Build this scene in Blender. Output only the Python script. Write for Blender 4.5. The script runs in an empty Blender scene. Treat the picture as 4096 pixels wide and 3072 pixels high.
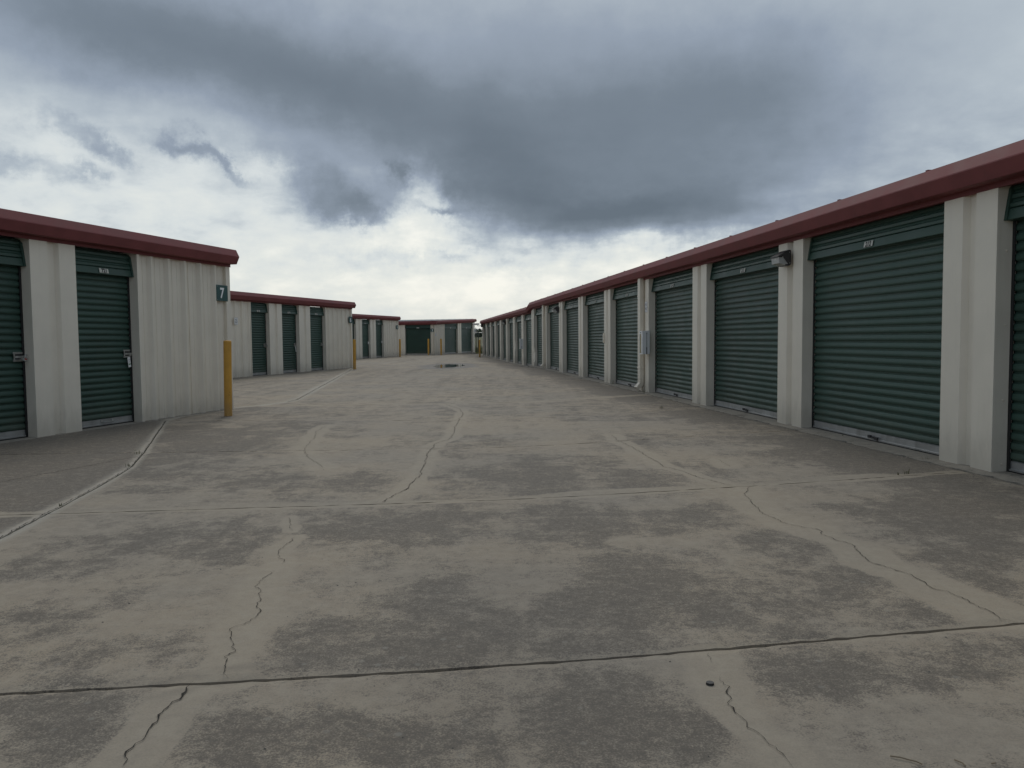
import bpy, math, random
import numpy as np
from mathutils import Matrix, Vector

random.seed(7)
rng = np.random.default_rng(11)
SC = bpy.context.scene
COL = SC.collection
R = math.radians

# ------------------------------------------------------------------ camera
cam_d = bpy.data.cameras.new('camera')
cam_d.sensor_fit = 'HORIZONTAL'
cam_d.sensor_width = 36.0
cam_d.lens = 27.99
cam_d.clip_start = 0.05
cam_d.clip_end = 5000
cam = bpy.data.objects.new('camera', cam_d)
COL.objects.link(cam)
RGT = Vector((0.99995615, -0.00053854, -0.00934933))
UPV = Vector((0.00936483, 0.05750447, 0.9983013))
FWD = Vector((0.0, 0.9983451, -0.05750699))
cam.matrix_world = Matrix(((RGT.x, UPV.x, -FWD.x, 0.0), (RGT.y, UPV.y, -FWD.y, 0.0),
                           (RGT.z, UPV.z, -FWD.z, 1.0593), (0, 0, 0, 1)))
SC.camera = cam

# ------------------------------------------------------------------ light, sky, exposure
SC.view_settings.view_transform = 'Standard'
SC.view_settings.look = 'None'
SC.view_settings.gamma = 1.0
SC.view_settings.exposure = 0.18
SC.view_settings.use_curve_mapping = False
SUN_AZ, SUN_EL = -4.0, 42.0
sun_d = bpy.data.lights.new('sun', 'SUN')
sun_d.energy = 0.8
sun_d.angle = R(28)
sun_d.color = (1.0, 0.95, 0.87)
sun = bpy.data.objects.new('sun', sun_d)
COL.objects.link(sun)
_sd = Vector((math.sin(R(SUN_AZ)) * math.cos(R(SUN_EL)), math.cos(R(SUN_AZ)) * math.cos(R(SUN_EL)), math.sin(R(SUN_EL))))
sun.rotation_euler = _sd.to_track_quat('Z', 'Y').to_euler()
sun.location = (0, 0, 60)

world = bpy.data.worlds.new('World')
SC.world = world
world.use_nodes = True
NT = world.node_tree
NT.nodes.clear()


class NB:
    """small helper that writes node trees"""
    def __init__(self, nt): self.nt = nt
    def n(self, t, **kw):
        nd = self.nt.nodes.new(t)
        for k, v in kw.items(): setattr(nd, k, v)
        return nd
    def put(self, sock, v):
        if hasattr(v, 'is_linked'): self.nt.links.new(v, sock)
        elif v is not None: sock.default_value = v
    def math(self, op, a, b=None, c=None, clamp=False):
        m = self.n('ShaderNodeMath', operation=op, use_clamp=clamp)
        for i, v in enumerate((a, b, c)): self.put(m.inputs[i], v)
        return m.outputs[0]
    def vec(self, op, a, b=None, c=None):
        m = self.n('ShaderNodeVectorMath', operation=op)
        for i, v in enumerate((a, b, c)): self.put(m.inputs[i], v)
        return m.outputs['Value'] if op in ('DOT_PRODUCT', 'LENGTH') else m.outputs['Vector']
    def noise(self, vec, scale, detail=4, rough=0.55, dist=0.0, color=False):
        m = self.n('ShaderNodeTexNoise')
        self.put(m.inputs['Vector'], vec)
        m.inputs['Scale'].default_value = scale; m.inputs['Detail'].default_value = detail
        m.inputs['Roughness'].default_value = rough; m.inputs['Distortion'].default_value = dist
        return m.outputs['Color' if color else 'Fac']
    def ramp(self, fac, stops, interp='LINEAR'):
        m = self.n('ShaderNodeValToRGB'); self.put(m.inputs[0], fac)
        cr = m.color_ramp; cr.interpolation = interp
        while len(cr.elements) < len(stops): cr.elements.new(0.5)
        for e, (p, c) in zip(cr.elements, stops):
            e.position = p; e.color = (*c, 1) if len(c) == 3 else c
        return m.outputs[0]
    def mix(self, f, a, b, blend='MIX'):
        m = self.n('ShaderNodeMix', data_type='RGBA', blend_type=blend)
        self.put(m.inputs[0], f)
        for i, v in ((6, a), (7, b)):
            self.put(m.inputs[i], (*v, 1) if isinstance(v, tuple) and len(v) == 3 else v)
        return m.outputs[2]
    def sstep(self, x, a, b, lo=0.0, hi=1.0):
        m = self.n('ShaderNodeMapRange', interpolation_type='SMOOTHSTEP')
        self.put(m.inputs[0], x)
        for i, v in ((1, a), (2, b), (3, lo), (4, hi)): self.put(m.inputs[i], v)
        return m.outputs[0]


# cloud masses: azimuth, elevation, half widths (degrees), tilt, weight (+ thick grey, - thin and bright)
SKY = [(4.9,13.7,13.3,5.4,-8,.43),(17.4,16.5,8.5,4.2,0,.34),(3.2,8.5,10.4,2.0,-3,.42),(-1.7,11.4,4.8,1.9,0,.16),(11.3,9.3,8.0,2.0,6,.26),(-8.1,15.8,10.9,3.4,-20,.30),(-21.7,18.5,13.0,2.6,-10,.26),(-27.0,20.5,14.0,3.6,-6,.20),(0.0,21.5,16.0,3.0,0,.14),(30.9,14.3,4.6,6.8,0,.02),(27.3,8.5,6.4,1.7,10,.10),(-28.5,13.4,7.0,1.7,-15,-.14),(-24.7,9.1,11.2,2.4,-10,-.18),(-16.7,11.5,2.6,1.0,-25,-.20),(-28.2,12.9,2.1,0.8,-15,.28),(-26.2,12.0,1.2,0.55,-20,.25),(-21.9,12.6,1.7,0.7,-10,.30),(-19.3,11.7,1.5,0.45,-30,.28),(-27.6,10.5,1.2,0.4,-5,.20),(-31.3,10.5,2.4,0.7,0,.22),(-12.6,10.2,3.9,1.6,-25,.32),(-8.2,11.3,0.7,0.9,0,.26),(-9.9,8.3,3.0,0.8,-15,.28),(-5.3,9.2,1.2,0.35,0,.34),(-6.0,9.9,1.4,1.5,0,-.34),(-6.8,7.6,2.8,1.4,0,-.36),(-6.0,6.0,8.0,3.0,0,-.24),(-3.4,3.0,23.1,2.0,0,-.14),(-12.2,5.5,3.5,0.55,-5,.16),(-7.4,5.6,2.3,0.45,0,.22),(-4.3,6.1,1.8,0.35,0,.18),(0.5,5.0,2.2,0.4,0,.16),(11.3,5.3,8.4,0.9,8,-.30),(-28.7,7.2,8.6,1.4,-8,-.05)]
w = NB(NT)
tc = w.n('ShaderNodeTexCoord')
D = w.vec('NORMALIZE', tc.outputs['Generated'])
sx = w.n('ShaderNodeSeparateXYZ'); NT.links.new(D, sx.inputs[0])
X, Y, Z = sx.outputs
az = w.math('MULTIPLY', w.math('ARCTAN2', X, Y), 57.2958)
el = w.math('MULTIPLY', w.math('ARCSINE', Z), 57.2958)
ae = w.n('ShaderNodeCombineXYZ'); NT.links.new(az, ae.inputs[0]); NT.links.new(el, ae.inputs[1])
# cloud deck seen in perspective
zz = w.math('ADD', w.math('MAXIMUM', Z, 0.0), 0.16)
cp = w.n('ShaderNodeCombineXYZ')
NT.links.new(w.math('DIVIDE', X, zz), cp.inputs[0]); NT.links.new(w.math('DIVIDE', Y, zz), cp.inputs[1])
deck = cp.outputs[0]
rag = w.vec('SUBTRACT', w.noise(deck, 1.6, 5, 0.5, color=True), (0.5, 0.5, 0.5))
rag2 = w.vec('SUBTRACT', w.noise(D, 20.0, 8, 0.66, color=True), (0.5, 0.5, 0.5))
aew = w.vec('ADD', ae.outputs[0], w.vec('ADD', w.vec('MULTIPLY', rag, (9.0, 5.0, 0)), w.vec('MULTIPLY', rag2, (3.6, 2.2, 0))))
aews = w.vec('ADD', ae.outputs[0], w.vec('MULTIPLY', rag2, (6.5, 4.4, 0)))
T = None
for (ca, ce, ra, re, rot, wt) in SKY:
    mp = w.n('ShaderNodeMapping', vector_type='TEXTURE')
    NT.links.new(aews if ra < 4.2 else aew, mp.inputs[0])
    mp.inputs[1].default_value = (ca, ce, 0); mp.inputs[2].default_value = (0, 0, R(rot)); mp.inputs[3].default_value = (ra, re, 1)
    v = mp.outputs[0]
    g = w.math('POWER', 0.42, w.vec('DOT_PRODUCT', v, v))
    T = w.math('MULTIPLY_ADD', g, wt, 0.385 if T is None else T)
# bright clear-air band low all round the horizon, soft billows everywhere
T = w.math('MULTIPLY_ADD', w.math('SUBTRACT', 0.25, Y), 0.15, T)      # thicker away from the veiled sun
band = w.sstep(el, 1.0, 11.0, -0.2, 0.0)
fb = w.math('SUBTRACT', w.noise(deck, 1.3, 6, 0.55), 0.5)
fb2 = w.math('SUBTRACT', w.noise(D, 8.0, 8, 0.55), 0.5)
T = w.math('ADD', T, band)
T = w.math('MULTIPLY_ADD', fb, 0.24, T)
T = w.math('MULTIPLY_ADD', fb2, 0.16, T)
low = w.sstep(el, 19.0, 6.0)
bil = w.math('SUBTRACT', w.noise(w.vec('MULTIPLY', D, (1, 1, 2.2)), 15.0, 8, 0.58, 0.15), 0.5)
T = w.math('ADD', T, w.math('MULTIPLY', w.math('MULTIPLY', bil, w.math('MULTIPLY', low, w.sstep(T, 0.62, 0.25, 0.25, 1.0))), 0.85))
TR = w.math('MULTIPLY_ADD', T, 0.8, 0.2)
cloud = w.ramp(TR, [(0.0, (0.86, 0.86, 0.80)), (0.17, (0.70, 0.73, 0.705)), (0.31, (0.60, 0.645, 0.655)), (0.47, (0.395, 0.45, 0.50)),
                    (0.62, (0.258, 0.308, 0.378)), (0.80, (0.160, 0.198, 0.243)), (1.0, (0.108, 0.139, 0.174))])
bg_c = w.n('ShaderNodeBackground'); NT.links.new(cloud, bg_c.inputs[0]); bg_c.inputs[1].default_value = 1.0
sky = w.n('ShaderNodeTexSky', sky_type='NISHITA')
sky.sun_disc = False
sky.sun_elevation = R(SUN_EL); sky.sun_rotation = R(SUN_AZ)
sky.air_density = 1.0; sky.dust_density = 2.0
bg_s = w.n('ShaderNodeBackground'); NT.links.new(sky.outputs[0], bg_s.inputs[0]); bg_s.inputs[1].default_value = 0.05
cover = w.sstep(T, -0.1, 0.35, 0.88, 0.97)
mx = w.n('ShaderNodeMixShader')
NT.links.new(cover, mx.inputs[0]); NT.links.new(bg_s.outputs[0], mx.inputs[1]); NT.links.new(bg_c.outputs[0], mx.inputs[2])
wo = w.n('ShaderNodeOutputWorld'); NT.links.new(mx.outputs[0], wo.inputs[0])

# ------------------------------------------------------------------ materials
def material(name):
    m = bpy.data.materials.new(name); m.use_nodes = True
    b = NB(m.node_tree)
    p = m.node_tree.nodes['Principled BSDF']
    return m, b, p

def painted(name, col, rough=0.45, var=0.12, dirt=0.12, dirtcol=(0.12, 0.11, 0.09), spec=0.5, bump=0.02, metallic=0.0, scale=3.0, splash=0.0, fade=0.0):
    """painted or bare sheet metal with faint unevenness, chalking and streaks of dirt"""
    m, b, p = material(name)
    pos = b.n('ShaderNodeNewGeometry').outputs['Position']
    n1 = b.noise(pos, scale, 5, 0.6)
    st = b.vec('MULTIPLY', pos, (1, 1, 0.12))
    n2 = b.noise(st, 14.0, 4, 0.6)
    c1 = b.mix(b.sstep(n1, 0.3, 0.7), tuple(c * (1 - var) for c in col), tuple(min(1, c * (1 + var)) for c in col))
    d = b.math('MULTIPLY', b.sstep(n2, 0.5, 0.8), dirt)
    c2 = b.mix(d, c1, dirtcol)
    if fade:                                             # sun-chalked areas, door to door
        c2 = b.mix(b.math('MULTIPLY', b.sstep(b.noise(b.vec('MULTIPLY', pos, (1, 1, 0.4)), 0.42, 3), 0.38, 0.66), fade), c2, tuple(min(1, c * 1.55 + 0.012) for c in col))
    if splash:                                           # rain splash and dust at the foot
        sz = b.n('ShaderNodeSeparateXYZ'); b.nt.links.new(pos, sz.inputs[0])
        ft = b.math('MULTIPLY', b.sstep(b.math('MULTIPLY_ADD', b.math('SUBTRACT', b.noise(b.vec('MULTIPLY', pos, (1, 1, 0.3)), 9.0, 5, 0.65), 0.5), 0.5, sz.outputs[2]), 0.02, 0.38, 1.0, 0.0), splash)
        c2 = b.mix(ft, c2, (0.23, 0.20, 0.155))
    b.put(p.inputs['Base Color'], c2)
    b.put(p.inputs['Roughness'], b.sstep(n1, 0.2, 0.8, max(0.05, rough - 0.08), rough + 0.08))
    p.inputs['Metallic'].default_value = metallic
    p.inputs['Specular IOR Level'].default_value = spec
    if bump:
        bp = b.n('ShaderNodeBump'); bp.inputs['Strength'].default_value = bump * 5; bp.inputs['Distance'].default_value = 0.004
        b.put(bp.inputs['Height'], b.noise(pos, 5.0, 3)); b.put(p.inputs['Normal'], bp.outputs[0])
    return m

M_wall = painted('light_stone_siding', (0.79, 0.725, 0.61), 0.5, 0.03, 0.07, (0.30, 0.27, 0.21), 0.4, splash=0.30)
M_green = painted('green_door_paint', (0.034, 0.069, 0.053), 0.42, 0.12, 0.16, (0.09, 0.10, 0.08), 0.24, splash=0.16, fade=0.5)
M_maroon = painted('maroon_trim_paint', (0.205, 0.064, 0.064), 0.62, 0.10, 0.14, (0.10, 0.07, 0.065), 0.18)
M_roof = painted('galvanised_roof', (0.36, 0.37, 0.36), 0.5, 0.1, 0.3, (0.2, 0.2, 0.19), 0.5)
M_alu = painted('bare_aluminium', (0.42, 0.42, 0.41), 0.45, 0.12, 0.35, (0.16, 0.15, 0.13), 0.5, 0.03, 0.6, 8)
M_steel = painted('zinc_plated_steel', (0.5, 0.5, 0.48), 0.35, 0.15, 0.3, (0.1, 0.09, 0.08), 0.5, 0.02, 0.85, 20)
M_yellow = painted('ochre_bollard_paint', (0.62, 0.33, 0.055), 0.55, 0.08, 0.32, (0.30, 0.17, 0.05), 0.4, 0.03, 0, 6, splash=0.35)
M_black = painted('black_rubber', (0.012, 0.012, 0.013), 0.6, 0.1, 0.05)
M_bronze = painted('dark_bronze_housing', (0.030, 0.028, 0.030), 0.5, 0.15, 0.2, (0.08, 0.07, 0.06))
M_white = painted('white_enamel', (0.84, 0.84, 0.83), 0.4, 0.03, 0.05, (0.4, 0.38, 0.33))
M_sign = painted('dark_green_sign_face', (0.010, 0.068, 0.062), 0.45, 0.05, 0.03)
M_ink = painted('black_ink', (0.02, 0.02, 0.022), 0.6, 0.05, 0.0, bump=0)
M_num = painted('cream_number_sticker', (0.60, 0.59, 0.52), 0.5, 0.05, 0.15)
M_lens = painted('clouded_lamp_lens', (0.42, 0.42, 0.40), 0.25, 0.12, 0.4, (0.2, 0.19, 0.16))
M_amber = painted('yellowed_window_strip', (0.36, 0.31, 0.20), 0.3, 0.1, 0.2)
M_tagg = painted('green_tag_band', (0.06, 0.22, 0.06), 0.5, 0.05, 0.0, bump=0)
M_red = painted('red_print', (0.30, 0.05, 0.04), 0.5, 0.05, 0.0, bump=0)
M_weed = painted('dry_weed', (0.12, 0.12, 0.06), 0.7, 0.3, 0.3, (0.10, 0.08, 0.04), 0.3)
M_twig = painted('dry_twig', (0.22, 0.17, 0.11), 0.8, 0.2, 0.2)
M_pebble = painted('pebble', (0.10, 0.09, 0.08), 0.8, 0.4, 0.2)
M_bark = painted('bark', (0.07, 0.055, 0.04), 0.9, 0.2, 0.2)
M_leaf = painted('far_foliage', (0.045, 0.065, 0.035), 0.7, 0.35, 0.0, spec=0.2, bump=0, scale=0.4)
M_grassb = painted('field_grass', (0.13, 0.135, 0.06), 0.8, 0.3, 0.2, (0.2, 0.17, 0.08), 0.2, 0, 0, 1.0)
M_fence = painted('green_vinyl_fence', (0.05, 0.065, 0.055), 0.5, 0.2, 0.1)


def concrete_mat(name, attr=True, light=(0.352, 0.288, 0.210), grey=(0.285, 0.246, 0.196)):
    m, b, p = material(name)
    pos = b.n('ShaderNodeNewGeometry').outputs['Position']
    big = b.noise(pos, 0.55, 5, 0.6)
    mid = b.noise(pos, 2.6, 7, 0.65)
    mid2 = b.noise(b.vec('ADD', pos, (31.0, 7.0, 0)), 6.0, 6, 0.7)
    sp1 = b.noise(pos, 150.0, 4, 0.75)
    sp2 = b.noise(b.vec('ADD', pos, (5.0, 17.0, 0)), 42.0, 6, 0.78)
    sp3 = b.noise(b.vec('ADD', pos, (9.0, 3.0, 0)), 13.0, 5, 0.7)
    base = b.mix(b.sstep(big, 0.35, 0.65), light, grey)
    base = b.mix(b.math('MULTIPLY', b.sstep(mid2, 0.45, 0.75), 0.30), base, (0.30, 0.245, 0.20))
    base = b.mix(b.math('MULTIPLY', b.sstep(sp1, 0.40, 0.66), 0.42), base, (0.165, 0.150, 0.128))
    base = b.mix(b.math('MULTIPLY', b.sstep(sp2, 0.48, 0.70), 0.45), base, (0.170, 0.152, 0.128))
    base = b.mix(b.math('MULTIPLY', b.sstep(sp3, 0.58, 0.36), 0.30), base, (0.40, 0.35, 0.275))
    if attr:
        at = b.n('ShaderNodeAttribute', attribute_name='stain')
        sp = b.n('ShaderNodeSeparateColor'); b.nt.links.new(at.outputs['Color'], sp.inputs[0])
        dark, halo, smooth = sp.outputs[0], sp.outputs[1], sp.outputs[2]; seal = at.outputs['Alpha']
    else:
        dark, halo, smooth, seal = 0.25, 0.0, 0.0, 0.0
    halo = b.sstep(b.math('ADD', b.math('MULTIPLY_ADD', b.math('SUBTRACT', mid2, 0.5), 1.3, halo), b.math('MULTIPLY', b.math('SUBTRACT', sp3, 0.5), 0.8)), 0.25, 0.75) if attr else 0.0
    # ragged algae cover: blotch strength, then eaten into by coarse and fine grain
    m0 = b.math('MULTIPLY_ADD', b.math('SUBTRACT', mid, 0.5), 1.5, dark)
    m0 = b.math('MULTIPLY_ADD', b.math('SUBTRACT', mid2, 0.5), 1.3, m0)
    lane = b.noise(b.vec('MULTIPLY', pos, (2.6, 0.16, 1.0)), 1.0, 6, 0.65)      # run-off and tyre wear along the lane
    m0 = b.math('MULTIPLY_ADD', b.math('SUBTRACT', lane, 0.5), 0.9, m0)
    m0 = b.math('SUBTRACT', m0, b.math('MULTIPLY', halo, 0.75))
    cov = b.sstep(m0, 0.08, 0.85)
    gr = b.math('ADD', b.math('MULTIPLY', b.math('SUBTRACT', sp1, 0.5), 2.6), b.math('MULTIPLY', b.math('SUBTRACT', sp2, 0.5), 2.0))
    gr = b.math('MULTIPLY_ADD', b.math('SUBTRACT', sp3, 0.5), 0.9, gr)
    fine = b.sstep(b.math('ADD', b.math('MULTIPLY', cov, 0.82), gr), 0.12, 1.0)
    fine = b.math('MULTIPLY', fine, b.sstep(cov, 0.0, 0.30))
    base = b.mix(b.math('MULTIPLY', halo, 0.22), base, (0.40, 0.345, 0.262))
    c = b.mix(b.math('MULTIPLY', fine, 0.84), base, (0.108, 0.094, 0.078))
    c = b.mix(b.math('MULTIPLY', smooth, 0.85), c, (0.092, 0.084, 0.075))
    # pale flecks of bare aggregate
    vo = b.n('ShaderNodeTexVoronoi', feature='F1'); b.put(vo.inputs['Vector'], pos); vo.inputs['Scale'].default_value = 16.0
    vo.inputs['Randomness'].default_value = 1.0
    pick = b.n('ShaderNodeSeparateColor'); b.nt.links.new(vo.outputs['Color'], pick.inputs[0])
    fl = b.math('MULTIPLY', b.sstep(vo.outputs['Distance'], 0.10, 0.24, 1.0, 0.0), b.sstep(pick.outputs[0], 0.70, 0.85))
    c = b.mix(b.math('MULTIPLY', b.math('MULTIPLY', fl, cov), 0.55), c, (0.27, 0.25, 0.21))
    # a few dark pits
    vo2 = b.n('ShaderNodeTexVoronoi', feature='F1'); b.put(vo2.inputs['Vector'], pos); vo2.inputs['Scale'].default_value = 7.0
    pk2 = b.n('ShaderNodeSeparateColor'); b.nt.links.new(vo2.outputs['Color'], pk2.inputs[0])
    pit = b.math('MULTIPLY', b.sstep(vo2.outputs['Distance'], 0.03, 0.07, 1.0, 0.0), b.sstep(pk2.outputs[1], 0.82, 0.86))
    c = b.mix(b.math('MULTIPLY', pit, 0.6), c, (0.06, 0.055, 0.05))
    c = b.mix(b.math('MULTIPLY', seal, b.sstep(sp3, 0.25, 0.6)), c, (0.40, 0.37, 0.315))
    b.put(p.inputs['Base Color'], c)
    b.put(p.inputs['Roughness'], b.sstep(smooth, 0.0, 1.0, 0.85, 0.72))
    p.inputs['Specular IOR Level'].default_value = 0.35
    bp = b.n('ShaderNodeBump'); bp.inputs['Strength'].default_value = 0.5; bp.inputs['Distance'].default_value = 0.004
    b.put(bp.inputs['Height'], b.math('ADD', sp1, sp2)); b.put(p.inputs['Normal'], bp.outputs[0])
    return m

M_slab = concrete_mat('stained_concrete')
M_found = concrete_mat('foundation_concrete', False, (0.30, 0.268, 0.22), (0.25, 0.23, 0.195))
M_joint = painted('joint_filler', (0.028, 0.026, 0.025), 0.9, 0.3, 0.2, (0.07, 0.065, 0.06), 0.2)
M_crack = painted('crack_dirt', (0.048, 0.043, 0.037), 0.95, 0.35, 0.3, (0.09, 0.08, 0.07), 0.1, 0, 0, 9)

m_w, b_w, p_w = material('puddle_water')
p_w.inputs['Base Color'].default_value = (0.03, 0.03, 0.028, 1)
p_w.inputs['Roughness'].default_value = 0.03
p_w.inputs['IOR'].default_value = 1.45
p_w.inputs['Specular IOR Level'].default_value = 0.8
M_water = m_w

m_f, b_f, p_f = material('field_ground')
_pos = b_f.n('ShaderNodeNewGeometry').outputs['Position']
_c = b_f.ramp(b_f.noise(_pos, 0.35, 8, 0.7), [(0.3, (0.085, 0.095, 0.04)), (0.55, (0.16, 0.15, 0.07)), (0.75, (0.22, 0.19, 0.10))])
b_f.put(p_f.inputs['Base Color'], _c); p_f.inputs['Roughness'].default_value = 0.95
M_field = m_f


# ------------------------------------------------------------------ mesh building
class MB:
    def __init__(self): self.v = []; self.f = []; self.mi = []
    def add(self, vs, fs, mi=0):
        o = len(self.v); self.v += [tuple(p) for p in vs]
        for f in fs: self.f.append([i + o for i in f]); self.mi.append(mi)
    def box(self, x0, x1, y0, y1, z0, z1, mi=0):
        self.add([(x0, y0, z0), (x1, y0, z0), (x1, y1, z0), (x0, y1, z0), (x0, y0, z1), (x1, y0, z1), (x1, y1, z1), (x0, y1, z1)],
                 [(0, 3, 2, 1), (4, 5, 6, 7), (0, 1, 5, 4), (1, 2, 6, 5), (2, 3, 7, 6), (3, 0, 4, 7)], mi)
    def prism(self, prof, a0, a1, axis, closed=True, caps=True, mi=0):
        """sweep a 2-D profile: axis 'x' takes (y,z), axis 'z' takes (x,y), axis 'y' takes (x,z)"""
        def P(q, a): return {'x': (a, q[0], q[1]), 'z': (q[0], q[1], a), 'y': (q[0], a, q[1])}[axis]
        n = len(prof)
        vs = [P(q, a0) for q in prof] + [P(q, a1) for q in prof]
        fs = [(i, (i + 1) % n, (i + 1) % n + n, i + n) for i in range(n if closed else n - 1)]
        if closed and caps: fs += [tuple(range(n))[::-1], tuple(range(n, 2 * n))]
        self.add(vs, fs, mi)
    def cyl(self, c0, c1, r0, r1=None, n=12, mi=0, caps=True):
        r1 = r0 if r1 is None else r1
        a, b = Vector(c0), Vector(c1); d = (b - a).normalized()
        u = d.orthogonal().normalized(); v = d.cross(u)
        vs = []
        for c, r in ((a, r0), (b, r1)):
            for i in range(n):
                t = 2 * math.pi * i / n; vs.append(c + u * (r * math.cos(t)) + v * (r * math.sin(t)))
        fs = [(i, (i + 1) % n, (i + 1) % n + n, i + n) for i in range(n)]
        if caps: fs += [tuple(range(n))[::-1], tuple(range(n, 2 * n))]
        self.add(vs, fs, mi)
    def tube(self, pts, r, n=6, mi=0):
        for p, q in zip(pts[:-1], pts[1:]): self.cyl(p, q, r, r, n, mi)
    def mesh(self, name, mats, smooth=False):
        me = bpy.data.meshes.new(name)
        me.from_pydata(self.v, [], self.f)
        for m in (mats if isinstance(mats, (list, tuple)) else [mats]): me.materials.append(m)
        me.polygons.foreach_set('material_index', self.mi)
        if smooth: me.polygons.foreach_set('use_smooth', [True] * len(me.polygons))
        me.update()
        return me
    def obj(self, name, mats, parent=None, loc=(0, 0, 0), rotz=0.0, smooth=False):
        return link(name, self.mesh(name, mats, smooth), parent, loc, rotz)

def link(name, data, parent=None, loc=(0, 0, 0), rotz=0.0):
    o = bpy.data.objects.new(name, data)
    COL.objects.link(o)
    o.parent = parent; o.location = loc; o.rotation_euler = (0, 0, rotz)
    return o

def tag(o, label, cat, group=None, kind=None):
    o['label'] = label
    if cat: o['category'] = cat
    if group: o['group'] = group
    if kind: o['kind'] = kind
    return o

def structure(o): o['kind'] = 'structure'; return o

_txt = {}
def text_mesh(s, size, bold=0.0):
    """flat lettering as plain mesh data, centred on 0,0 in x,y"""
    key = (s, size, bold)
    if key in _txt: return _txt[key]
    cu = bpy.data.curves.new('lettering', 'FONT'); cu.body = s; cu.size = size
    cu.align_x = 'CENTER'; cu.align_y = 'CENTER'; cu.offset = bold; cu.resolution_u = 3
    ob = bpy.data.objects.new('lettering', cu); COL.objects.link(ob)
    dg = bpy.context.evaluated_depsgraph_get(); dg.update()
    me = ob.evaluated_get(dg).to_mesh()
    vs = [tuple(v.co) for v in me.vertices]; fs = [tuple(p.vertices) for p in me.polygons]
    ob.evaluated_get(dg).to_mesh_clear()
    bpy.data.objects.remove(ob); bpy.data.curves.remove(cu)
    if vs:
        xs = [v[0] for v in vs]; ys = [v[1] for v in vs]
        cx, cy = (min(xs) + max(xs)) / 2, (min(ys) + max(ys)) / 2
        vs = [(v[0] - cx, v[1] - cy, 0) for v in vs]
    _txt[key] = (vs, fs)
    return vs, fs

def add_text(mb, s, size, x, y, z, mi, bold=0.0, sx=1.0):
    """lettering standing in the XZ plane, read from -y"""
    vs, fs = text_mesh(s, size, bold)
    mb.add([(x + v[0] * sx, y, z + v[1]) for v in vs], fs, mi)


# ------------------------------------------------------------------ building frames (x along wall to the viewer's right, y into the building)
A_R, D_R = -0.1153, 4.3172
A_L = 0.256
class Frame:
    def __init__(self, ang, dist, right):
        self.right = right
        d = Vector((math.sin(ang), math.cos(ang), 0))
        if right: n = Vector((-math.cos(ang), math.sin(ang), 0)); self.ex = -d
        else: n = Vector((math.cos(ang), -math.sin(ang), 0)); self.ex = d
        self.d, self.n, self.dist = d, n, dist
        self.rotz = math.atan2(self.ex.y, self.ex.x)
    def x(self, s): return -s if self.right else s            # distance along the wall -> local x
    def world(self, s, o=0.0, z=0.0): return self.d * s - self.n * self.dist + self.n * o + Vector((0, 0, z))
FR = Frame(A_R, D_R, True)
F7 = Frame(A_L, 7.3669, False)
F6 = Frame(A_L, 13.4008, False)
F5 = Frame(A_L, 19.3612, False)
F3 = Frame(A_L, 18.3877, False)
S0, PER = 5.5678, 3.048


def zfun(x, y):
    """the paving dips a little along the far half of the right-hand row"""
    s = FR.d.x * x + FR.d.y * y
    o = D_R + (FR.n.x * x + FR.n.y * y)
    a = np.clip((s - 27.5) / 4.0, 0, 1); a = a * a * (3 - 2 * a)
    c = np.clip((2.6 - o) / 2.4, 0, 1); c = c * c * (3 - 2 * c)
    return -0.085 * a * c


# ------------------------------------------------------------------ ground sheet to the horizon
gx = np.concatenate([np.linspace(-1500, -120, 8), np.linspace(-100, 100, 21), np.linspace(120, 1500, 8)])
gy = np.concatenate([np.linspace(-300, 60, 10), np.linspace(64, 120, 8), np.linspace(140, 300, 9), np.linspace(400, 2500, 8)])
vs = []
for yy in gy:
    for xx in gx:
        t = min(max((yy - 62) / 190.0, 0), 1)
        vs.append((xx, yy, -0.20 + 1.62 * t * t * (3 - 2 * t)))
nx = len(gx)
fs = [(j * nx + i, j * nx + i + 1, (j + 1) * nx + i + 1, (j + 1) * nx + i) for j in range(len(gy) - 1) for i in range(nx - 1)]
mb = MB(); mb.add(vs, fs)
structure(mb.obj('ground', M_field, smooth=True))

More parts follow.
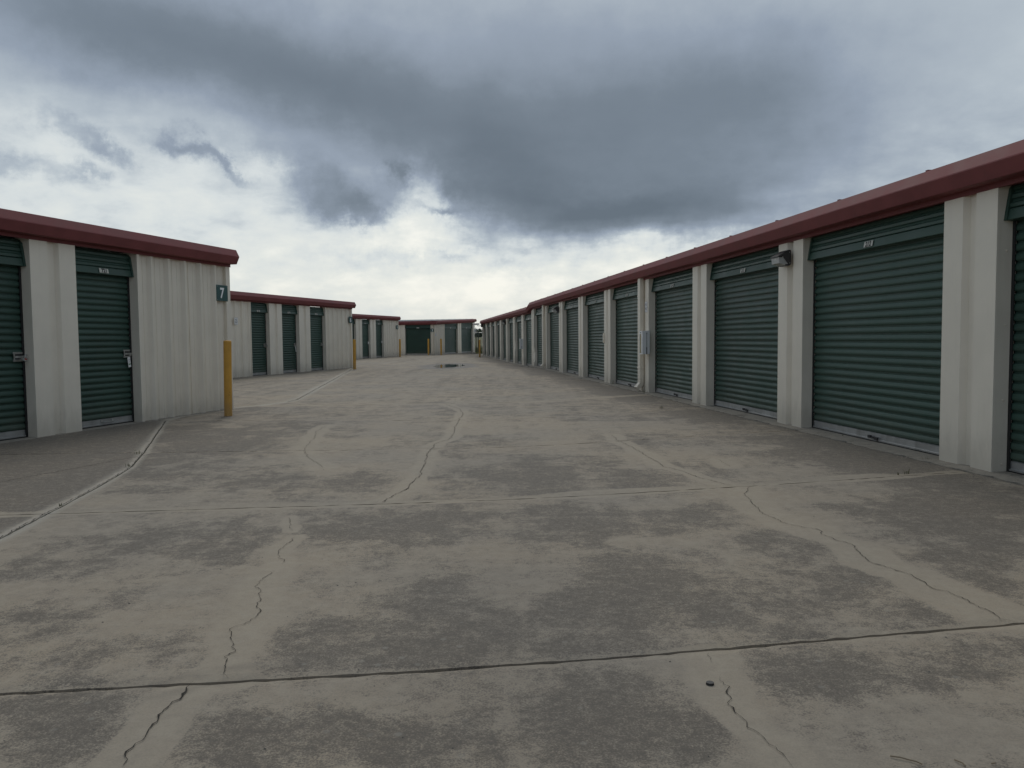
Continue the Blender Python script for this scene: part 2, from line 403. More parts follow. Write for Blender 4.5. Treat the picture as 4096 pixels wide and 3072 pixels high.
# ------------------------------------------------------------------ pavement: a bed, and separate concrete slabs with open joints
CRACKS={
 'c1':[(-0.98, 1.93), (-1.0, 2.0), (-1.0, 2.04), (-1.0, 2.09), (-1.0, 2.16), (-1.01, 2.2), (-1.01, 2.26), (-1.0, 2.3), (-1.0, 2.35), (-1.0, 2.42)],
 'c2':[(-0.9, 2.44), (-0.94, 2.54), (-0.96, 2.61), (-0.96, 2.67), (-0.99, 2.73), (-1.03, 2.87), (-1.01, 2.92), (-0.98, 3.0), (-1.0, 3.08), (-1.04, 3.19), (-1.06, 3.27), (-1.11, 3.36), (-1.12, 3.46), (-1.12, 3.6)],
 'c2b':[(-1.09, 3.71), (-1.11, 3.77), (-1.17, 3.88), (-1.19, 3.99), (-1.18, 4.08), (-1.17, 4.23)],
 'c2c':[(-1.23, 4.37), (-1.3, 4.56), (-1.33, 4.71)],
 'c3':[(-0.86, 5.12), (-0.8, 5.37), (-0.75, 5.57), (-0.74, 5.84), (-0.72, 6.13), (-0.74, 6.45), (-0.75, 6.81), (-0.79, 7.28), (-0.78, 7.65), (-0.78, 7.98), (-0.67, 8.33), (-0.65, 8.83), (-0.69, 9.51), (-0.69, 10.15), (-0.7, 11.23), (-0.79, 11.96), (-1.08, 12.81)],
 'c3b':[(-1.02, 12.71), (-0.95, 13.15), (-1.02, 14.26)],
 'c4':[(-1.57, 6.56), (-1.78, 7.0), (-1.95, 7.42), (-2.05, 7.82), (-2.14, 8.54), (-2.27, 9.17), (-2.3, 9.77)],
 'c5':[(1.66, 5.55), (1.54, 5.23), (1.52, 5.04), (1.49, 4.73), (1.51, 4.59), (1.53, 4.45), (1.6, 4.35), (1.66, 4.28), (1.63, 4.19), (1.67, 4.07), (1.71, 3.97), (1.68, 3.82), (1.66, 3.66), (1.7, 3.56), (1.75, 3.45), (1.75, 3.34), (1.76, 3.25), (1.8, 3.16), (1.8, 3.07), (1.81, 2.98), (1.81, 2.9), (1.85, 2.87)],
 'c6':[(1.07, 8.59), (1.08, 8.11), (1.15, 7.61), (1.2, 6.99), (1.23, 6.65), (1.23, 6.44), (1.34, 6.23), (1.39, 5.96), (1.47, 5.78), (1.56, 5.6)],
 'c7':[(0.65, 2.61), (0.65, 2.58), (0.64, 2.53)],
 'c7b':[(0.63, 2.42), (0.64, 2.35), (0.63, 2.31), (0.62, 2.24), (0.63, 2.17), (0.64, 2.1), (0.66, 2.04), (0.67, 1.99), (0.67, 1.93), (0.67, 1.89)],
 'c8':[(1.77, 6.82), (1.76, 6.58), (1.76, 6.41)],
}
STAINS= [(-1.27, 2.17, 0.18, -0.005, -0.11, 0.195, 1), (-0.68, 2.05, 0.15, -0.005, -0.055, 0.17, 0.9), (-0.53, 2.15, 0.12, -0.005, -0.025, 0.11, 0.6), (-0.31, 2.02, 0.185, -0.005, -0.02, 0.145, 0.7), (-0.09, 2.12, 0.075, 0.0, -0.01, 0.235, 0.9), (0.23, 2.14, 0.195, -0.005, 0.03, 0.27, 0.95), (0.45, 2.06, 0.11, 0.0, 0.035, 0.17, 0.9), (0.99, 2.46, 0.22, -0.005, 0.055, 0.145, 1), (1.55, 2.55, 0.195, -0.005, 0.09, 0.15, 0.8), (1.14, 2.29, 0.135, 0.0, 0.06, 0.12, 0.3), (-0.52, 2.72, 0.31, -0.005, -0.03, 0.17, 0.85), (-0.22, 3.1, 0.24, -0.01, -0.025, 0.33, 0.75), (0.52, 3.28, 0.29, -0.01, 0.075, 0.465, 1), (0.72, 2.97, 0.19, -0.005, 0.065, 0.25, 0.9), (-0.05, 2.8, 0.215, -0.005, -0.005, 0.27, 0.7), (0.21, 2.68, 0.235, -0.005, 0.015, 0.145, 0.8), (-1.69, 4.16, 0.45, -0.02, -0.165, 0.41, 0.7), (-2.14, 3.78, 0.27, -0.01, -0.16, 0.285, 0.4), (-0.83, 4.43, 0.315, -0.015, -0.08, 0.45, 0.85), (-0.35, 4.59, 0.3, -0.015, -0.03, 0.415, 0.75), (0.37, 4.5, 0.315, -0.01, 0.035, 0.44, 0.8), (0.86, 4.54, 0.24, -0.01, 0.06, 0.325, 0.7), (1.07, 4.65, 0.24, -0.01, 0.07, 0.305, 0.6), (2.67, 4.77, 0.465, -0.02, 0.325, 0.58, 1), (2.36, 3.92, 0.205, -0.01, 0.315, 0.53, 0.9), (1.53, 3.44, 0.285, -0.01, 0.135, 0.3, 0.8), (1.61, 3.05, 0.175, -0.005, 0.11, 0.215, 0.6), (1.38, 3.96, 0.275, -0.01, 0.105, 0.31, 0.6), (1.0, 3.18, 0.265, -0.005, 0.08, 0.26, 0.7), (-1.83, 2.94, 0.21, -0.005, -0.12, 0.2, 0.6), (-1.36, 2.66, 0.32, -0.01, -0.075, 0.14, 0.5), (0.87, 2.73, 0.195, -0.005, 0.045, 0.13, 0.5), (0.15, 6.14, 0.645, -0.035, 0.02, 0.745, 0.75), (0.76, 5.8, 0.475, -0.025, 0.06, 0.475, 0.7), (-1.14, 5.9, 0.245, -0.015, -0.08, 0.43, 0.8), (-1.94, 6.04, 0.435, -0.025, -0.165, 0.515, 0.6), (-3.27, 8.5, 0.715, -0.055, -0.465, 1.225, 0.95), (-3.03, 6.65, 0.36, -0.02, -0.335, 0.745, 0.8), (-2.72, 9.56, 0.63, -0.05, -0.26, 0.92, 0.6), (-0.5, 7.94, 0.51, -0.035, -0.04, 0.705, 0.5), (3.2, 7.68, 0.745, -0.055, 0.415, 1.0, 1), (3.41, 6.9, 0.47, -0.03, 0.33, 0.67, 1), (3.0, 10.43, 0.65, -0.065, 0.245, 0.85, 0.9), (3.25, 9.06, 0.515, -0.045, 0.26, 0.735, 0.8), (2.2, 8.29, 0.525, -0.04, 0.16, 0.615, 0.5), (1.4, 8.16, 0.475, -0.035, 0.105, 0.595, 0.5), (0.56, 6.69, 0.35, -0.02, 0.04, 0.45, 0.6), (2.68, 12.28, 0.63, -0.07, 0.145, 0.67, 0.7), (1.45, 12.87, 0.885, -0.1, 0.1, 0.92, 0.4), (1.42, 6.17, 0.32, -0.02, 0.095, 0.43, 0.5)]
WEEDS= [(2.99, 5.99), (2.91, 5.96), (3.49, 6.7), (2.2, 11.69), (2.65, 13.24), (2.49, 15.02), (2.21, 17.93), (-3.53, 7.45), (-3.26, 6.71), (-2.93, 5.1), (3.46, 8.3)]
BITS= [(-2.17, 4.94), (-0.65, 2.01), (-0.53, 2.29), (-0.87, 3.0), (-0.69, 3.42), (-1.36, 3.64), (-1.41, 2.96), (-0.76, 3.38), (1.36, 2.85), (0.7, 5.77), (0.64, 7.69), (0.9, 2.64), (2.02, 4.67), (2.59, 4.95), (2.01, 4.67), (2.72, 5.1), (1.13, 2.11), (-1.23, 3.84), (1.02, 11.94), (-1.86, 12.08), (-0.46, 2.43), (-0.43, 2.38)]
TWIGS= [[(0.94, 1.94), (0.96, 1.93), (0.98, 1.92), (0.99, 1.91), (1.0, 1.9)], [(1.09, 1.92), (1.1, 1.9), (1.1, 1.89)], [(1.17, 1.9), (1.18, 1.9)]]
mb = MB()
mb.add([(-30, -9, -0.125), (12, -9, -0.125), (12, 62.4, -0.125), (-30, 62.4, -0.125)], [(0, 1, 2, 3)])
pave = structure(mb.obj('pavement', M_joint))

def jcurve(pts):
    px = np.array([p[0] for p in pts]); py = np.array([p[1] for p in pts])
    sl0 = np.clip((py[1] - py[0]) / (px[1] - px[0]), -0.03, 0.10)
    sl1 = np.clip((py[-1] - py[-2]) / (px[-1] - px[-2]), 0.08, 0.24)
    xs = np.concatenate([[px[0] - 30], px, [px[-1] + 20]]); ys = np.concatenate([[py[0] - 30 * sl0], py, [py[-1] + 20 * sl1]])
    # rounded corners: average over a short window
    def f(x):
        x = np.asarray(x, float); acc = 0
        for dx in np.linspace(-0.6, 0.6, 7): acc = acc + np.interp(x + dx, xs, ys)
        return acc / 7
    return f
J = [jcurve([(-3.0, -5.2), (3.0, -4.5)]), jcurve([(-3.0, -0.75), (3.0, -0.05)]),
     jcurve([(-1.56, 2.36), (-0.05, 2.52), (1.87, 2.87)]),
     jcurve([(-2.89, 4.9), (-0.09, 5.18), (1.67, 5.59), (3.48, 6.11)]),
     jcurve([(-3.06, 7.61), (-0.12, 7.68), (1.09, 8.11), (3.02, 8.88)]),
     jcurve([(-3.68, 10.62), (-0.16, 10.3), (2.72, 11.72)]),
     jcurve([(-4.5, 12.9), (0.07, 13.1), (2.42, 14.45)])]
for k in range(1, 17): J.append(jcurve([(-6.0, 12.9 + 3.05 * k - 0.5), (0.0, 13.15 + 3.05 * k), (2.4, 14.0 + 3.05 * k)]))
LJ = [(-2.62, -9.0), (-2.62, 2.0), (-2.76, 3.8), (-2.80, 4.29), (-2.93, 5.1), (-3.05, 5.82), (-3.24, 6.71), (-3.54, 7.6), (-4.66, 10.67)]
LJ6 = [(-4.62, 12.2), (-4.16, 12.9), (-3.88, 13.64), (-3.85, 14.2), (-4.47, 18.94), (-5.49, 26.77), (-6.0, 30.1)]
def lj(y):
    y = np.asarray(y, float)
    a = np.interp(y, [p[1] for p in LJ], [p[0] for p in LJ])
    b = np.interp(y, [p[1] for p in LJ6], [p[0] for p in LJ6])
    return np.where(y < 11.4, a, b)

def seg_dist(P, poly):
    best = np.full(len(P), 1e9)
    for (x0, y0), (x1, y1) in zip(poly[:-1], poly[1:]):
        a = np.array([x0, y0]); d = np.array([x1 - x0, y1 - y0]); L = max(d @ d, 1e-9)
        t = np.clip(((P - a) @ d) / L, 0, 1)
        q = P - (a + t[:, None] * d); best = np.minimum(best, np.hypot(q[:, 0], q[:, 1]))
    return best

def wobble(P, f, ph):
    return (np.sin(P[:, 0] * f + ph + 1.7 * np.sin(P[:, 1] * f * 0.6 + ph)) + np.sin(P[:, 1] * f * 1.3 - ph * 2 + 1.3 * np.sin(P[:, 0] * f * 0.8))) * 0.25 + 0.5

def stain(P):
    x, y = P[:, 0], P[:, 1]
    wx = (wobble(P, 5.1, 0.3) - 0.5); wy = (wobble(P, 4.3, 2.1) - 0.5)
    dark = np.full(len(P), 0.24)
    for (cx, cy, ax, ay, bx, by, wt) in STAINS:
        M = np.linalg.inv(np.array([[ax * 1.08, bx * 1.08], [ay * 1.08, by * 1.08]]))
        sc = math.hypot(bx, by)
        dx, dy = x - cx + wx * 0.28 * ax * 1.5, y - cy + wy * sc * 0.5
        q = (M[0, 0] * dx + M[0, 1] * dy) ** 2 + (M[1, 0] * dx + M[1, 1] * dy) ** 2
        dark = np.maximum(dark, 0.24 + 0.66 * wt * np.exp(-0.55 * q ** 1.7))
    sR = FR.d.x * x + FR.d.y * y; oR = D_R + FR.n.x * x + FR.n.y * y
    # algae along the feet of the rows
    bandR = np.exp(-((oR - 0.55) / (0.55 + 0.012 * sR)) ** 2) * np.clip(sR / 6, 0, 1) * (0.55 + 0.7 * wobble(P, 1.1, 1.0))
    dark = np.maximum(dark, 1.05 * np.clip(bandR, 0, 1))
    for F, s_a, s_b in ((F7, -5, 11.0), (F6, 15, 27.6), (F5, 36, 46.3)):
        s = F.d.x * x + F.d.y * y; o = F.dist + F.n.x * x + F.n.y * y
        wdt = 1.1 if F is F7 else 0.8
        bb = np.exp(-(o / wdt) ** 2) * np.clip((s_b + 0.9 - s) / 0.8, 0, 1) * (s > s_a) * (0.6 + 0.5 * wobble(P, 1.6, 0.2))
        dark = np.maximum(dark, 0.85 * np.clip(bb, 0, 1))
    apron = (x < lj(y) - 0.02) & (y < 10.8)
    dark = np.where(apron, np.maximum(dark, 0.95), dark)
    dark = np.where((y > 10) & (y < 34), np.maximum(dark, 0.30 + 0.22 * wobble(P * np.array([0.8, 0.5]), 1.3, 0.9)), dark)
    dark = np.where(y >= 34, np.maximum(dark, 0.36), dark)
    # bleached seams along cracks and joints
    halo = np.zeros(len(P))
    for nm, poly in CRACKS.items():
        wd = {'c5': 0.15, 'c3': 0.09, 'c2': 0.11, 'c2b': 0.07, 'c2c': 0.05, 'c1': 0.09, 'c6': 0.10, 'c7': 0.10, 'c7b': 0.09, 'c4': 0.12}.get(nm, 0.1)
        d = seg_dist(P, poly); halo = np.maximum(halo, np.exp(-(d / (wd * (0.7 + 0.6 * wobble(P, 7.0, 0.5)))) ** 4))
    for k, j in enumerate(J):
        wd = (0.06, 0.06, 0.045, 0.10, 0.12, 0.13, 0.2)[k] if k < 7 else 0.1
        d = np.abs(y - j(x)); halo = np.maximum(halo, (0, 0, 0.45, 1.0, 0.4, 0.45, 0.6)[min(k, 6)] * np.exp(-(d / (wd * (0.5 + wobble(P, 3.0, 1.5)))) ** 4))
    d = np.abs(x - lj(y)) / np.where(y < 11, 1.0, 1.3)
    seal = ((y < 30)) * np.exp(-(d / (0.028 + 0.04 * wobble(P, 4.0, 0.9))) ** 4) * (0.5 + 0.5 * wobble(P, 2.3, 0.1))
    halo = np.maximum(halo, seal)
    # pale strip by the downspout at the third pier, and the wet ring round the puddle
    halo = np.maximum(halo, 0.9 * np.exp(-(np.abs(y - (12.95 + 0.68 * x)) / 0.16) ** 4) * (x > 0.1) * (x < 2.6))
    ps = ((x + 2.45 + 0.35 * wx) / 0.92) ** 2 + ((y - 31.25) / 2.9) ** 2
    wet = np.clip(1.7 - ps, 0, 1) * 1.0
    smooth = np.clip(wet * 2.2, 0, 1)
    # grey, evenly worn wheel tracks down the lane
    tr = np.exp(-((x - 0.05 + 0.02 * y) / 0.42) ** 2) * (y < 8) * (wobble(P, 1.0, 0.4) * 0.8 + 0.15)
    smooth = np.maximum(smooth, 0.24 * tr)
    for arc in ([(-1.13, 2.40), (-1.02, 2.48), (-0.86, 2.54), (-0.70, 2.57)], [(-1.06, 2.33), (-0.95, 2.41), (-0.80, 2.47)]):   # old tyre scuffs
        smooth = np.maximum(smooth, 0.35 * np.exp(-(seg_dist(P, arc) / 0.022) ** 2))
    return np.stack([np.clip(dark, 0, 1), np.clip(halo, 0, 1), np.clip(smooth, 0, 1), np.clip(seal, 0, 1)], 1)

GAP = 0.006
def slab(j0, j1, xl, xr, du, dv, gaps=(GAP, GAP)):
    """one slab between two transverse joints; xl / xr give its side edges at a given y"""
    ymid = float((j0(0.0) + j1(0.0)) / 2)
    nv = max(2, int((j1(0.0) - j0(0.0)) / dv) + 1)
    wid = max(xr(ymid) - xl(ymid), 0.05)
    nu = max(2, int(wid / du) + 1)
    t = np.linspace(0, 1, nv + 1); u = np.linspace(0, 1, nu + 1)
    V = np.zeros((nv + 1, nu + 1, 3))
    for a, tt in enumerate(t):
        # each end settles on its own edge curve
        def row(xx): return (j0(xx) + gaps[0]) * (1 - tt) + (j1(xx) - gaps[1]) * tt
        y0 = y1 = float(j0(0.0) * (1 - tt) + j1(0.0) * tt)
        for _ in range(6):
            xa, xb = float(xl(y0)) + GAP, float(xr(y1)) - GAP
            y0, y1 = float(row(xa)), float(row(xb))
        xs = xa + (xb - xa) * u
        ys = row(xs)
        V[a, :, 0] = xs; V[a, :, 1] = ys
    P = V.reshape(-1, 3)[:, :2]
    V[:, :, 2] = zfun(V[:, :, 0], V[:, :, 1])
    n0 = (nv + 1) * (nu + 1)
    idx = np.arange(n0).reshape(nv + 1, nu + 1)
    top = np.stack([idx[:-1, :-1], idx[:-1, 1:], idx[1:, 1:], idx[1:, :-1]], -1).reshape(-1, 4)
    V[0, :, 1] += rng.normal(0, 0.0013, nu + 1); V[-1, :, 1] += rng.normal(0, 0.0013, nu + 1)
    rim = np.concatenate([idx[0, :], idx[1:, -1], idx[-1, -2::-1], idx[-2:0:-1, 0]])
    low = V.reshape(-1, 3)[rim].copy(); low[:, 2] -= 0.05
    # arris: chipped top edges
    Vt = V.reshape(-1, 3); Vt[rim, 2] -= 0.004 + 0.004 * rng.random(len(rim))
    k = np.arange(len(rim)); k2 = np.roll(k, -1)
    side = np.stack([rim[k], n0 + k, n0 + k2, rim[k2]], -1)
    me = bpy.data.meshes.new('slab')
    verts = np.concatenate([Vt, low]); faces = np.concatenate([top, side])
    me.from_pydata(verts.tolist(), [], faces.tolist())
    ca = me.color_attributes.new('stain', 'FLOAT_COLOR', 'POINT')
    c = stain(verts[:, :2]); ca.data.foreach_set('color', c.ravel().astype(np.float32))
    me.materials.append(M_slab); me.update()
    return link('slab', me, pave)

def right_edge(y): return float((4.3172 - 0.13 + FR.n.y * y) / (-FR.n.x) * 1.0)   # foot of the right-hand foundation
for k in range(len(J) - 1):
    ym = float(J[k](0) + J[k + 1](0)) / 2
    if ym > 60: break
    du, dv = (0.045, 0.045) if ym < 6 else ((0.07, 0.09) if ym < 13 else ((0.14, 0.2) if ym < 32 else (0.3, 0.4)))
    re = right_edge if ym < 53 else (lambda y: 10.0)
    if 10.4 < ym < 12.8:
        slab(J[k], J[k + 1], lambda y: -16.0, re, du, dv)
    elif ym < 30:
        gp = tuple({2: 0.0095, 3: 0.0065}.get(q, 0.007) for q in (k, k + 1))
        slab(J[k], J[k + 1], lambda y: float(lj(y)), re, du, dv, gp)
        slab(J[k], J[k + 1], lambda y: -5.6 - 0.0 * y if y < 11 else -16.0, lambda y: float(lj(y)), du * 1.3, dv * 1.3, gp)
    else:
        slab(J[k], J[k + 1], lambda y: -6.0 + 0.02 * y, re, du, dv)
        slab(J[k], J[k + 1], lambda y: -22.0, lambda y: -6.0 + 0.02 * y, du * 2, dv)

# narrow wandering cracks, slightly sunken looking lines of dirt with real width
def crack(poly, w0):
    pts = [Vector((p[0], p[1], 0)) for p in poly]
    fine = []
    for a, b in zip(pts[:-1], pts[1:]):
        n = max(2, int((b - a).length / 0.014))
        for i in range(n): fine.append(a.lerp(b, i / n))
    fine.append(pts[-1])
    n = len(fine); jit = [0.0] * n; v = 0
    for i in range(n):
        v = 0.72 * v + random.gauss(0, 0.0042); jit[i] = v + random.gauss(0, 0.0018)
    mb = MB(); vs = []
    for i, p in enumerate(fine):
        t = (fine[min(i + 1, n - 1)] - fine[max(i - 1, 0)]).normalized(); nn = Vector((-t.y, t.x, 0))
        ww = w0 * (0.35 + 0.9 * random.random()) * min(1, (i + 1) / 5, (n - i) / 5)
        if random.random() < 0.06: ww *= 2.0
        c = p + nn * jit[i]; z = float(zfun(c.x, c.y)) + 0.0035
        vs += [(*(c - nn * ww / 2).xy, z), (*(c + nn * ww / 2).xy, z)]
    mb.add(vs, [(2 * i, 2 * i + 1, 2 * i + 3, 2 * i + 2) for i in range(n - 1)])
    return mb.obj('crack', M_crack, pave)
for nm, poly in CRACKS.items():
    crack(poly, {'c1': 0.0052, 'c2': 0.003, 'c3': 0.0048, 'c5': 0.0033, 'c6': 0.004, 'c7b': 0.0021, 'c4': 0.003}.get(nm, 0.0022))
# the old joint crossing the apron, and cracks further down the lane
crack([(-4.9, 4.6), (-3.9, 6.0), (-3.48, 7.25), (-3.38, 7.5)], 0.007)
crack([(-3.6, 3.72), (-2.95, 3.9), (-2.8, 3.95)], 0.006)
crack([(-6.9, 12.6), (-5.4, 13.2), (-4.2, 13.0)], 0.006)
crack([(-4.6, 15.2), (-3.6, 16.3), (-2.2, 16.1)], 0.008)

crack(LJ[1:], 0.0075); crack(LJ6[2:], 0.008); crack(LJ6[:3], 0.003)
# puddle in a shallow worn hollow
mb = MB(); n = 64; ring = []
for i in range(n):
    t = 2 * math.pi * i / n
    r = 1 + 0.10 * math.sin(3 * t + 0.6) + 0.06 * math.sin(7 * t + 2.0) + 0.04 * math.sin(11 * t)
    ring.append((-2.48 + 0.56 * r * math.cos(t), 31.1 + 1.95 * r * math.sin(t), 0.004))
mb.add(ring + [(-2.48, 31.1, 0.004)], [(i, (i + 1) % n, n) for i in range(n)])
pud = structure(mb.obj('puddle_water', M_water))
pud['label'] = 'shallow rain puddle mirroring the far doors in the middle of the lane'

# ------------------------------------------------------------------ parts of the storage rows
REC = 0.13            # the doors stand back this far behind the piers
PITCH = 0.075
SLATP = [(0.0, 0.005), (0.009, 0.005), (0.011, -0.010), (0.022, -0.016), (0.034, -0.0165), (0.050, -0.0125), (0.063, -0.0075), (0.066, 0.005), (PITCH, 0.005)]  # (height, y)

_cache = {}
def slat_mesh(wd):
    k = ('slat', round(wd, 3))
    if k not in _cache:
        mb = MB(); mb.prism([(y, z) for z, y in SLATP], 0, wd, 'x', closed=False)
        _cache[k] = mb.mesh('slat', M_green)
    return _cache[k]

def curtain_mesh(wd, n):
    k = ('curtain', round(wd, 3), n)
    if k not in _cache:
        prof = []
        for i in range(n): prof += [(y, z + i * PITCH) for z, y in SLATP]
        mb = MB(); mb.prism(prof, 0, wd, 'x', closed=False); _cache[k] = mb.mesh('curtain', M_green)
    return _cache[k]

def header_mesh(wd, h):
    """ribbed hood over the roll: corrugated front that leans out to a flat lip, boxed ends"""
    k = ('header', round(wd, 3), round(h, 3))
    if k not in _cache:
        mb = MB(); fr = []
        top, bot = h, 0.085
        fr.append((0.115, h))
        n = 3
        for i in range(n):
            z1 = top - (top - bot) * i / n; z0 = top - (top - bot) * (i + 1) / n; yb = 0.105 - 0.035 * (i + 0.5) / n
            dz = z1 - z0
            fr += [(yb + 0.012, z1 - 0.10 * dz), (yb + 0.010, z1 - 0.22 * dz), (yb - 0.008, z1 - 0.45 * dz), (yb - 0.010, z1 - 0.85 * dz), (yb + 0.006, z1 - 0.95 * dz)]
        fr += [(0.066, 0.080), (0.050, 0.004), (0.052, 0.0), (0.11, 0.0)]
        mb.prism(fr, 0.028, wd - 0.028, 'x', closed=False)
        for xa in (0.0, wd - 0.028):                      # end brackets
            mb.prism([(0.118, h), (0.078, h * 0.86), (0.052, 0.082), (0.040, 0.0), (0.128, -0.004)], xa, xa + 0.028, 'x')
        _cache[k] = mb.mesh('header', M_green)
    return _cache[k]

def bar_mesh(wd):
    k = ('bar', round(wd, 3))
    if k not in _cache:
        mb = MB()
        mb.prism([(0.012, 0), (-0.018, 0), (-0.020, 0.012), (-0.006, 0.016), (-0.006, 0.070), (0.004, 0.076), (0.012, 0.076)], 0, wd, 'x')
        mb.box(0, wd, -0.012, 0.012, -0.014, -0.001, 1)
        _cache[k] = mb.mesh('bottom_bar', [M_alu, M_black])
    return _cache[k]

def bar_handle_mesh(kind):
    k = ('bh', kind)
    if k not in _cache:
        mb = MB()
        if kind == 'clasp':
            mb.box(-0.075, -0.03, -0.040, -0.02, 0.018, 0.046); mb.box(-0.03, 0.05, -0.034, -0.02, 0.020, 0.030)
            mb.prism([(0.03, 0.012), (0.085, 0.006), (0.092, 0.040), (0.05, 0.036)], -0.036, -0.022, 'y')
            mb.box(-0.05, 0.0, -0.030, -0.006, 0.030, 0.036)
        else:
            mb.tube([(-0.10, -0.012, 0.05), (-0.09, -0.045, 0.038), (0.06, -0.045, 0.038), (0.08, -0.012, 0.05)], 0.005)
            mb.box(-0.12, -0.08, -0.014, -0.006, 0.036, 0.062); mb.box(0.06, 0.10, -0.014, -0.006, 0.036, 0.062)
        _cache[k] = mb.mesh('handle', M_steel if kind != 'clasp' else M_bronze)
    return _cache[k]

def latch_mesh():
    if 'latch' not in _cache:
        mb = MB()
        mb.box(-0.10, 0.02, -0.008, 0.0, 0.030, 0.052); mb.box(-0.10, 0.02, -0.008, 0.0, -0.052, -0.030)
        mb.box(-0.085, 0.035, -0.020, -0.008, -0.014, 0.010); mb.box(-0.10, -0.085, -0.014, -0.002, -0.03, 0.03)
        mb.box(-0.02, 0.02, -0.024, -0.006, -0.030, 0.0)
        mb.box(-0.10, 0.02, -0.004, 0.0, -0.030, 0.030, 1)
        for x in (-0.088, 0.004):
            for z in (0.041, -0.041): mb.cyl((x, -0.008, z), (x, -0.013, z), 0.006, 0.004, 8)
        _cache['latch'] = mb.mesh('latch', [M_steel, M_black])
    return _cache['latch']

def screw_mesh():
    if 'screw' not in _cache:
        mb = MB(); mb.cyl((0, 0, 0), (0, -0.002, 0), 0.0085, 0.0085, 10); mb.cyl((0, -0.002, 0), (0, -0.008, 0), 0.0055, 0.005, 6)
        _cache['screw'] = mb.mesh('screw', M_wall)
    return _cache['screw']

def door(parent, x0, x1, z0, zh, ztop, detail, number=None, handle='clasp', latch=None, plate_w=0.15):
    """roll-up door filling an opening x0..x1; zh = lower edge of the hood, ztop = soffit"""
    wd = x1 - x0
    d = link('roll_up_door', None, parent, ((x0 + x1) / 2, REC, z0)); d.empty_display_size = 0.2
    gx = 0.02; cw = wd - 2 * gx
    mb = MB()
    for sx in (-1, 1):
        mb.box(*sorted((sx * wd / 2, sx * (wd / 2 - 0.05))), 0.034, 0.075, 0, ztop - z0)
        mb.box(*sorted((sx * (wd / 2 - 0.001), sx * (wd / 2 - 0.030))), -0.002, 0.004, 0.004, zh - z0 + 0.06)
    mb.box(-wd / 2, wd / 2, 0.075, 0.082, 0, ztop - z0)
    mb.obj('guide', M_black, d)
    link('bottom_bar', bar_mesh(cw), d, (-cw / 2, 0.018, 0.016))
    n = int((zh + 0.05 - z0 - 0.09) / PITCH) + 1
    if detail:
        for i in range(n): link('slat', slat_mesh(cw), d, (-cw / 2 + random.uniform(-.001, .001), 0.022 + random.uniform(-.0008, .0008), 0.092 + i * PITCH))
    else:
        link('curtain', curtain_mesh(cw, n), d, (-cw / 2, 0.022, 0.092))
    link('header', header_mesh(wd - 0.004, ztop - zh), d, (-wd / 2 + 0.002, -REC + 0.012, zh - z0))
    if number is not None:
        mb = MB(); mb.box(-plate_w / 2, plate_w / 2, -0.002, 0.002, -0.028, 0.028)
        if number: add_text(mb, number, 0.066, 0, -0.0035, 0, 1, 0.0028)
        pl = mb.obj('number_plate', [M_num, M_ink], d, (0.0, -REC + 0.062, zh - z0 + 0.042)); pl.rotation_euler = (R(-11), 0, 0)
    if handle: link('handle', bar_handle_mesh(handle), d, (random.uniform(-.03, .06), 0.018, 0.018))
    if latch: link('latch', latch_mesh(), d, (wd / 2 - 0.05, 0.006, 0.905 - z0))
    return d

def pier(parent, x0, x1, z0, z1, detail=False, trough=True, dent=None):
    """sheet-metal pier between doors: returns, two flat faces and a sunk trough between them"""
    mb = MB(); w_ = x1 - x0
    a, b_ = x0 + 0.375 * w_, x0 + 0.625 * w_
    prof = [(x0, 0.205), (x0, 0.03), (x0 - 0.0025, 0.028), (x0 - 0.0025, 0.002), (x0, 0.0)]
    if trough: prof += [(a, 0.0), (a + 0.03, 0.046), (b_ - 0.03, 0.046), (b_, 0.0)]
    prof += [(x1, 0.0), (x1 + 0.0025, 0.002), (x1 + 0.0025, 0.028), (x1, 0.03), (x1, 0.205)]
    if dent is None:
        mb.prism(prof, z0, z1, 'z')
    else:                                                # knocked-in corner
        zs = [z0] + [z0 + dent[0] + (dent[1] - dent[0]) * i / 8 for i in range(9)] + [z1]
        n = len(prof); vs = []
        for i, z in enumerate(zs):
            k = math.sin(math.pi * min(max((z - z0 - dent[0]) / (dent[1] - dent[0]), 0), 1)) * dent[2]
            for (x, y) in prof:
                f = max(0, 1 - abs(x - (x0 if dent[3] < 0 else x1)) / 0.2) * max(0, 1 - y / 0.12)
                vs.append((x - dent[3] * k * f * 0.7, y + k * f * (1 + 0.3 * math.sin(z * 31)), z))
        fs = [(j * n + i, j * n + (i + 1) % n, (j + 1) * n + (i + 1) % n, (j + 1) * n + i) for j in range(len(zs) - 1) for i in range(n)]
        mb.add(vs, fs)
    p = mb.obj('pier', M_wall, parent)
    if detail:
        side = detail                                     # which return faces the lane's near end
        for z in (0.06, 0.55, 1.12, 1.68):
            s_ = link('screw', screw_mesh(), p, (x0 - 0.003 if side < 0 else x1 + 0.003, 0.085, z0 + z))
            s_.rotation_euler = (0, 0, R(90 * side))
        link('screw', screw_mesh(), p, ((a + b_) / 2 + 0.03, 0.045, z0 + 0.05))
    return p

def panel_profile(x0, x1, first):
    """ribbed siding: bold ribs a third of a metre apart with two small ribs between"""
    pr = [(x0, 0.05)]
    rp = 0.346; x = first
    while x < x0: x += rp
    xs = []
    q = x - rp
    while q < x1 + rp:
        for dx, y in ((-0.060, 0.05), (-0.020, 0.0), (0.012, 0.0), (0.035, 0.05),
                      (0.100, 0.05), (0.107, 0.043), (0.121, 0.043), (0.128, 0.05), (0.205, 0.05), (0.212, 0.043), (0.226, 0.043), (0.233, 0.05)):
            if x0 < q + dx < x1: xs.append((q + dx, y))
        q += rp
    return pr + xs + [(x1, 0.05)]

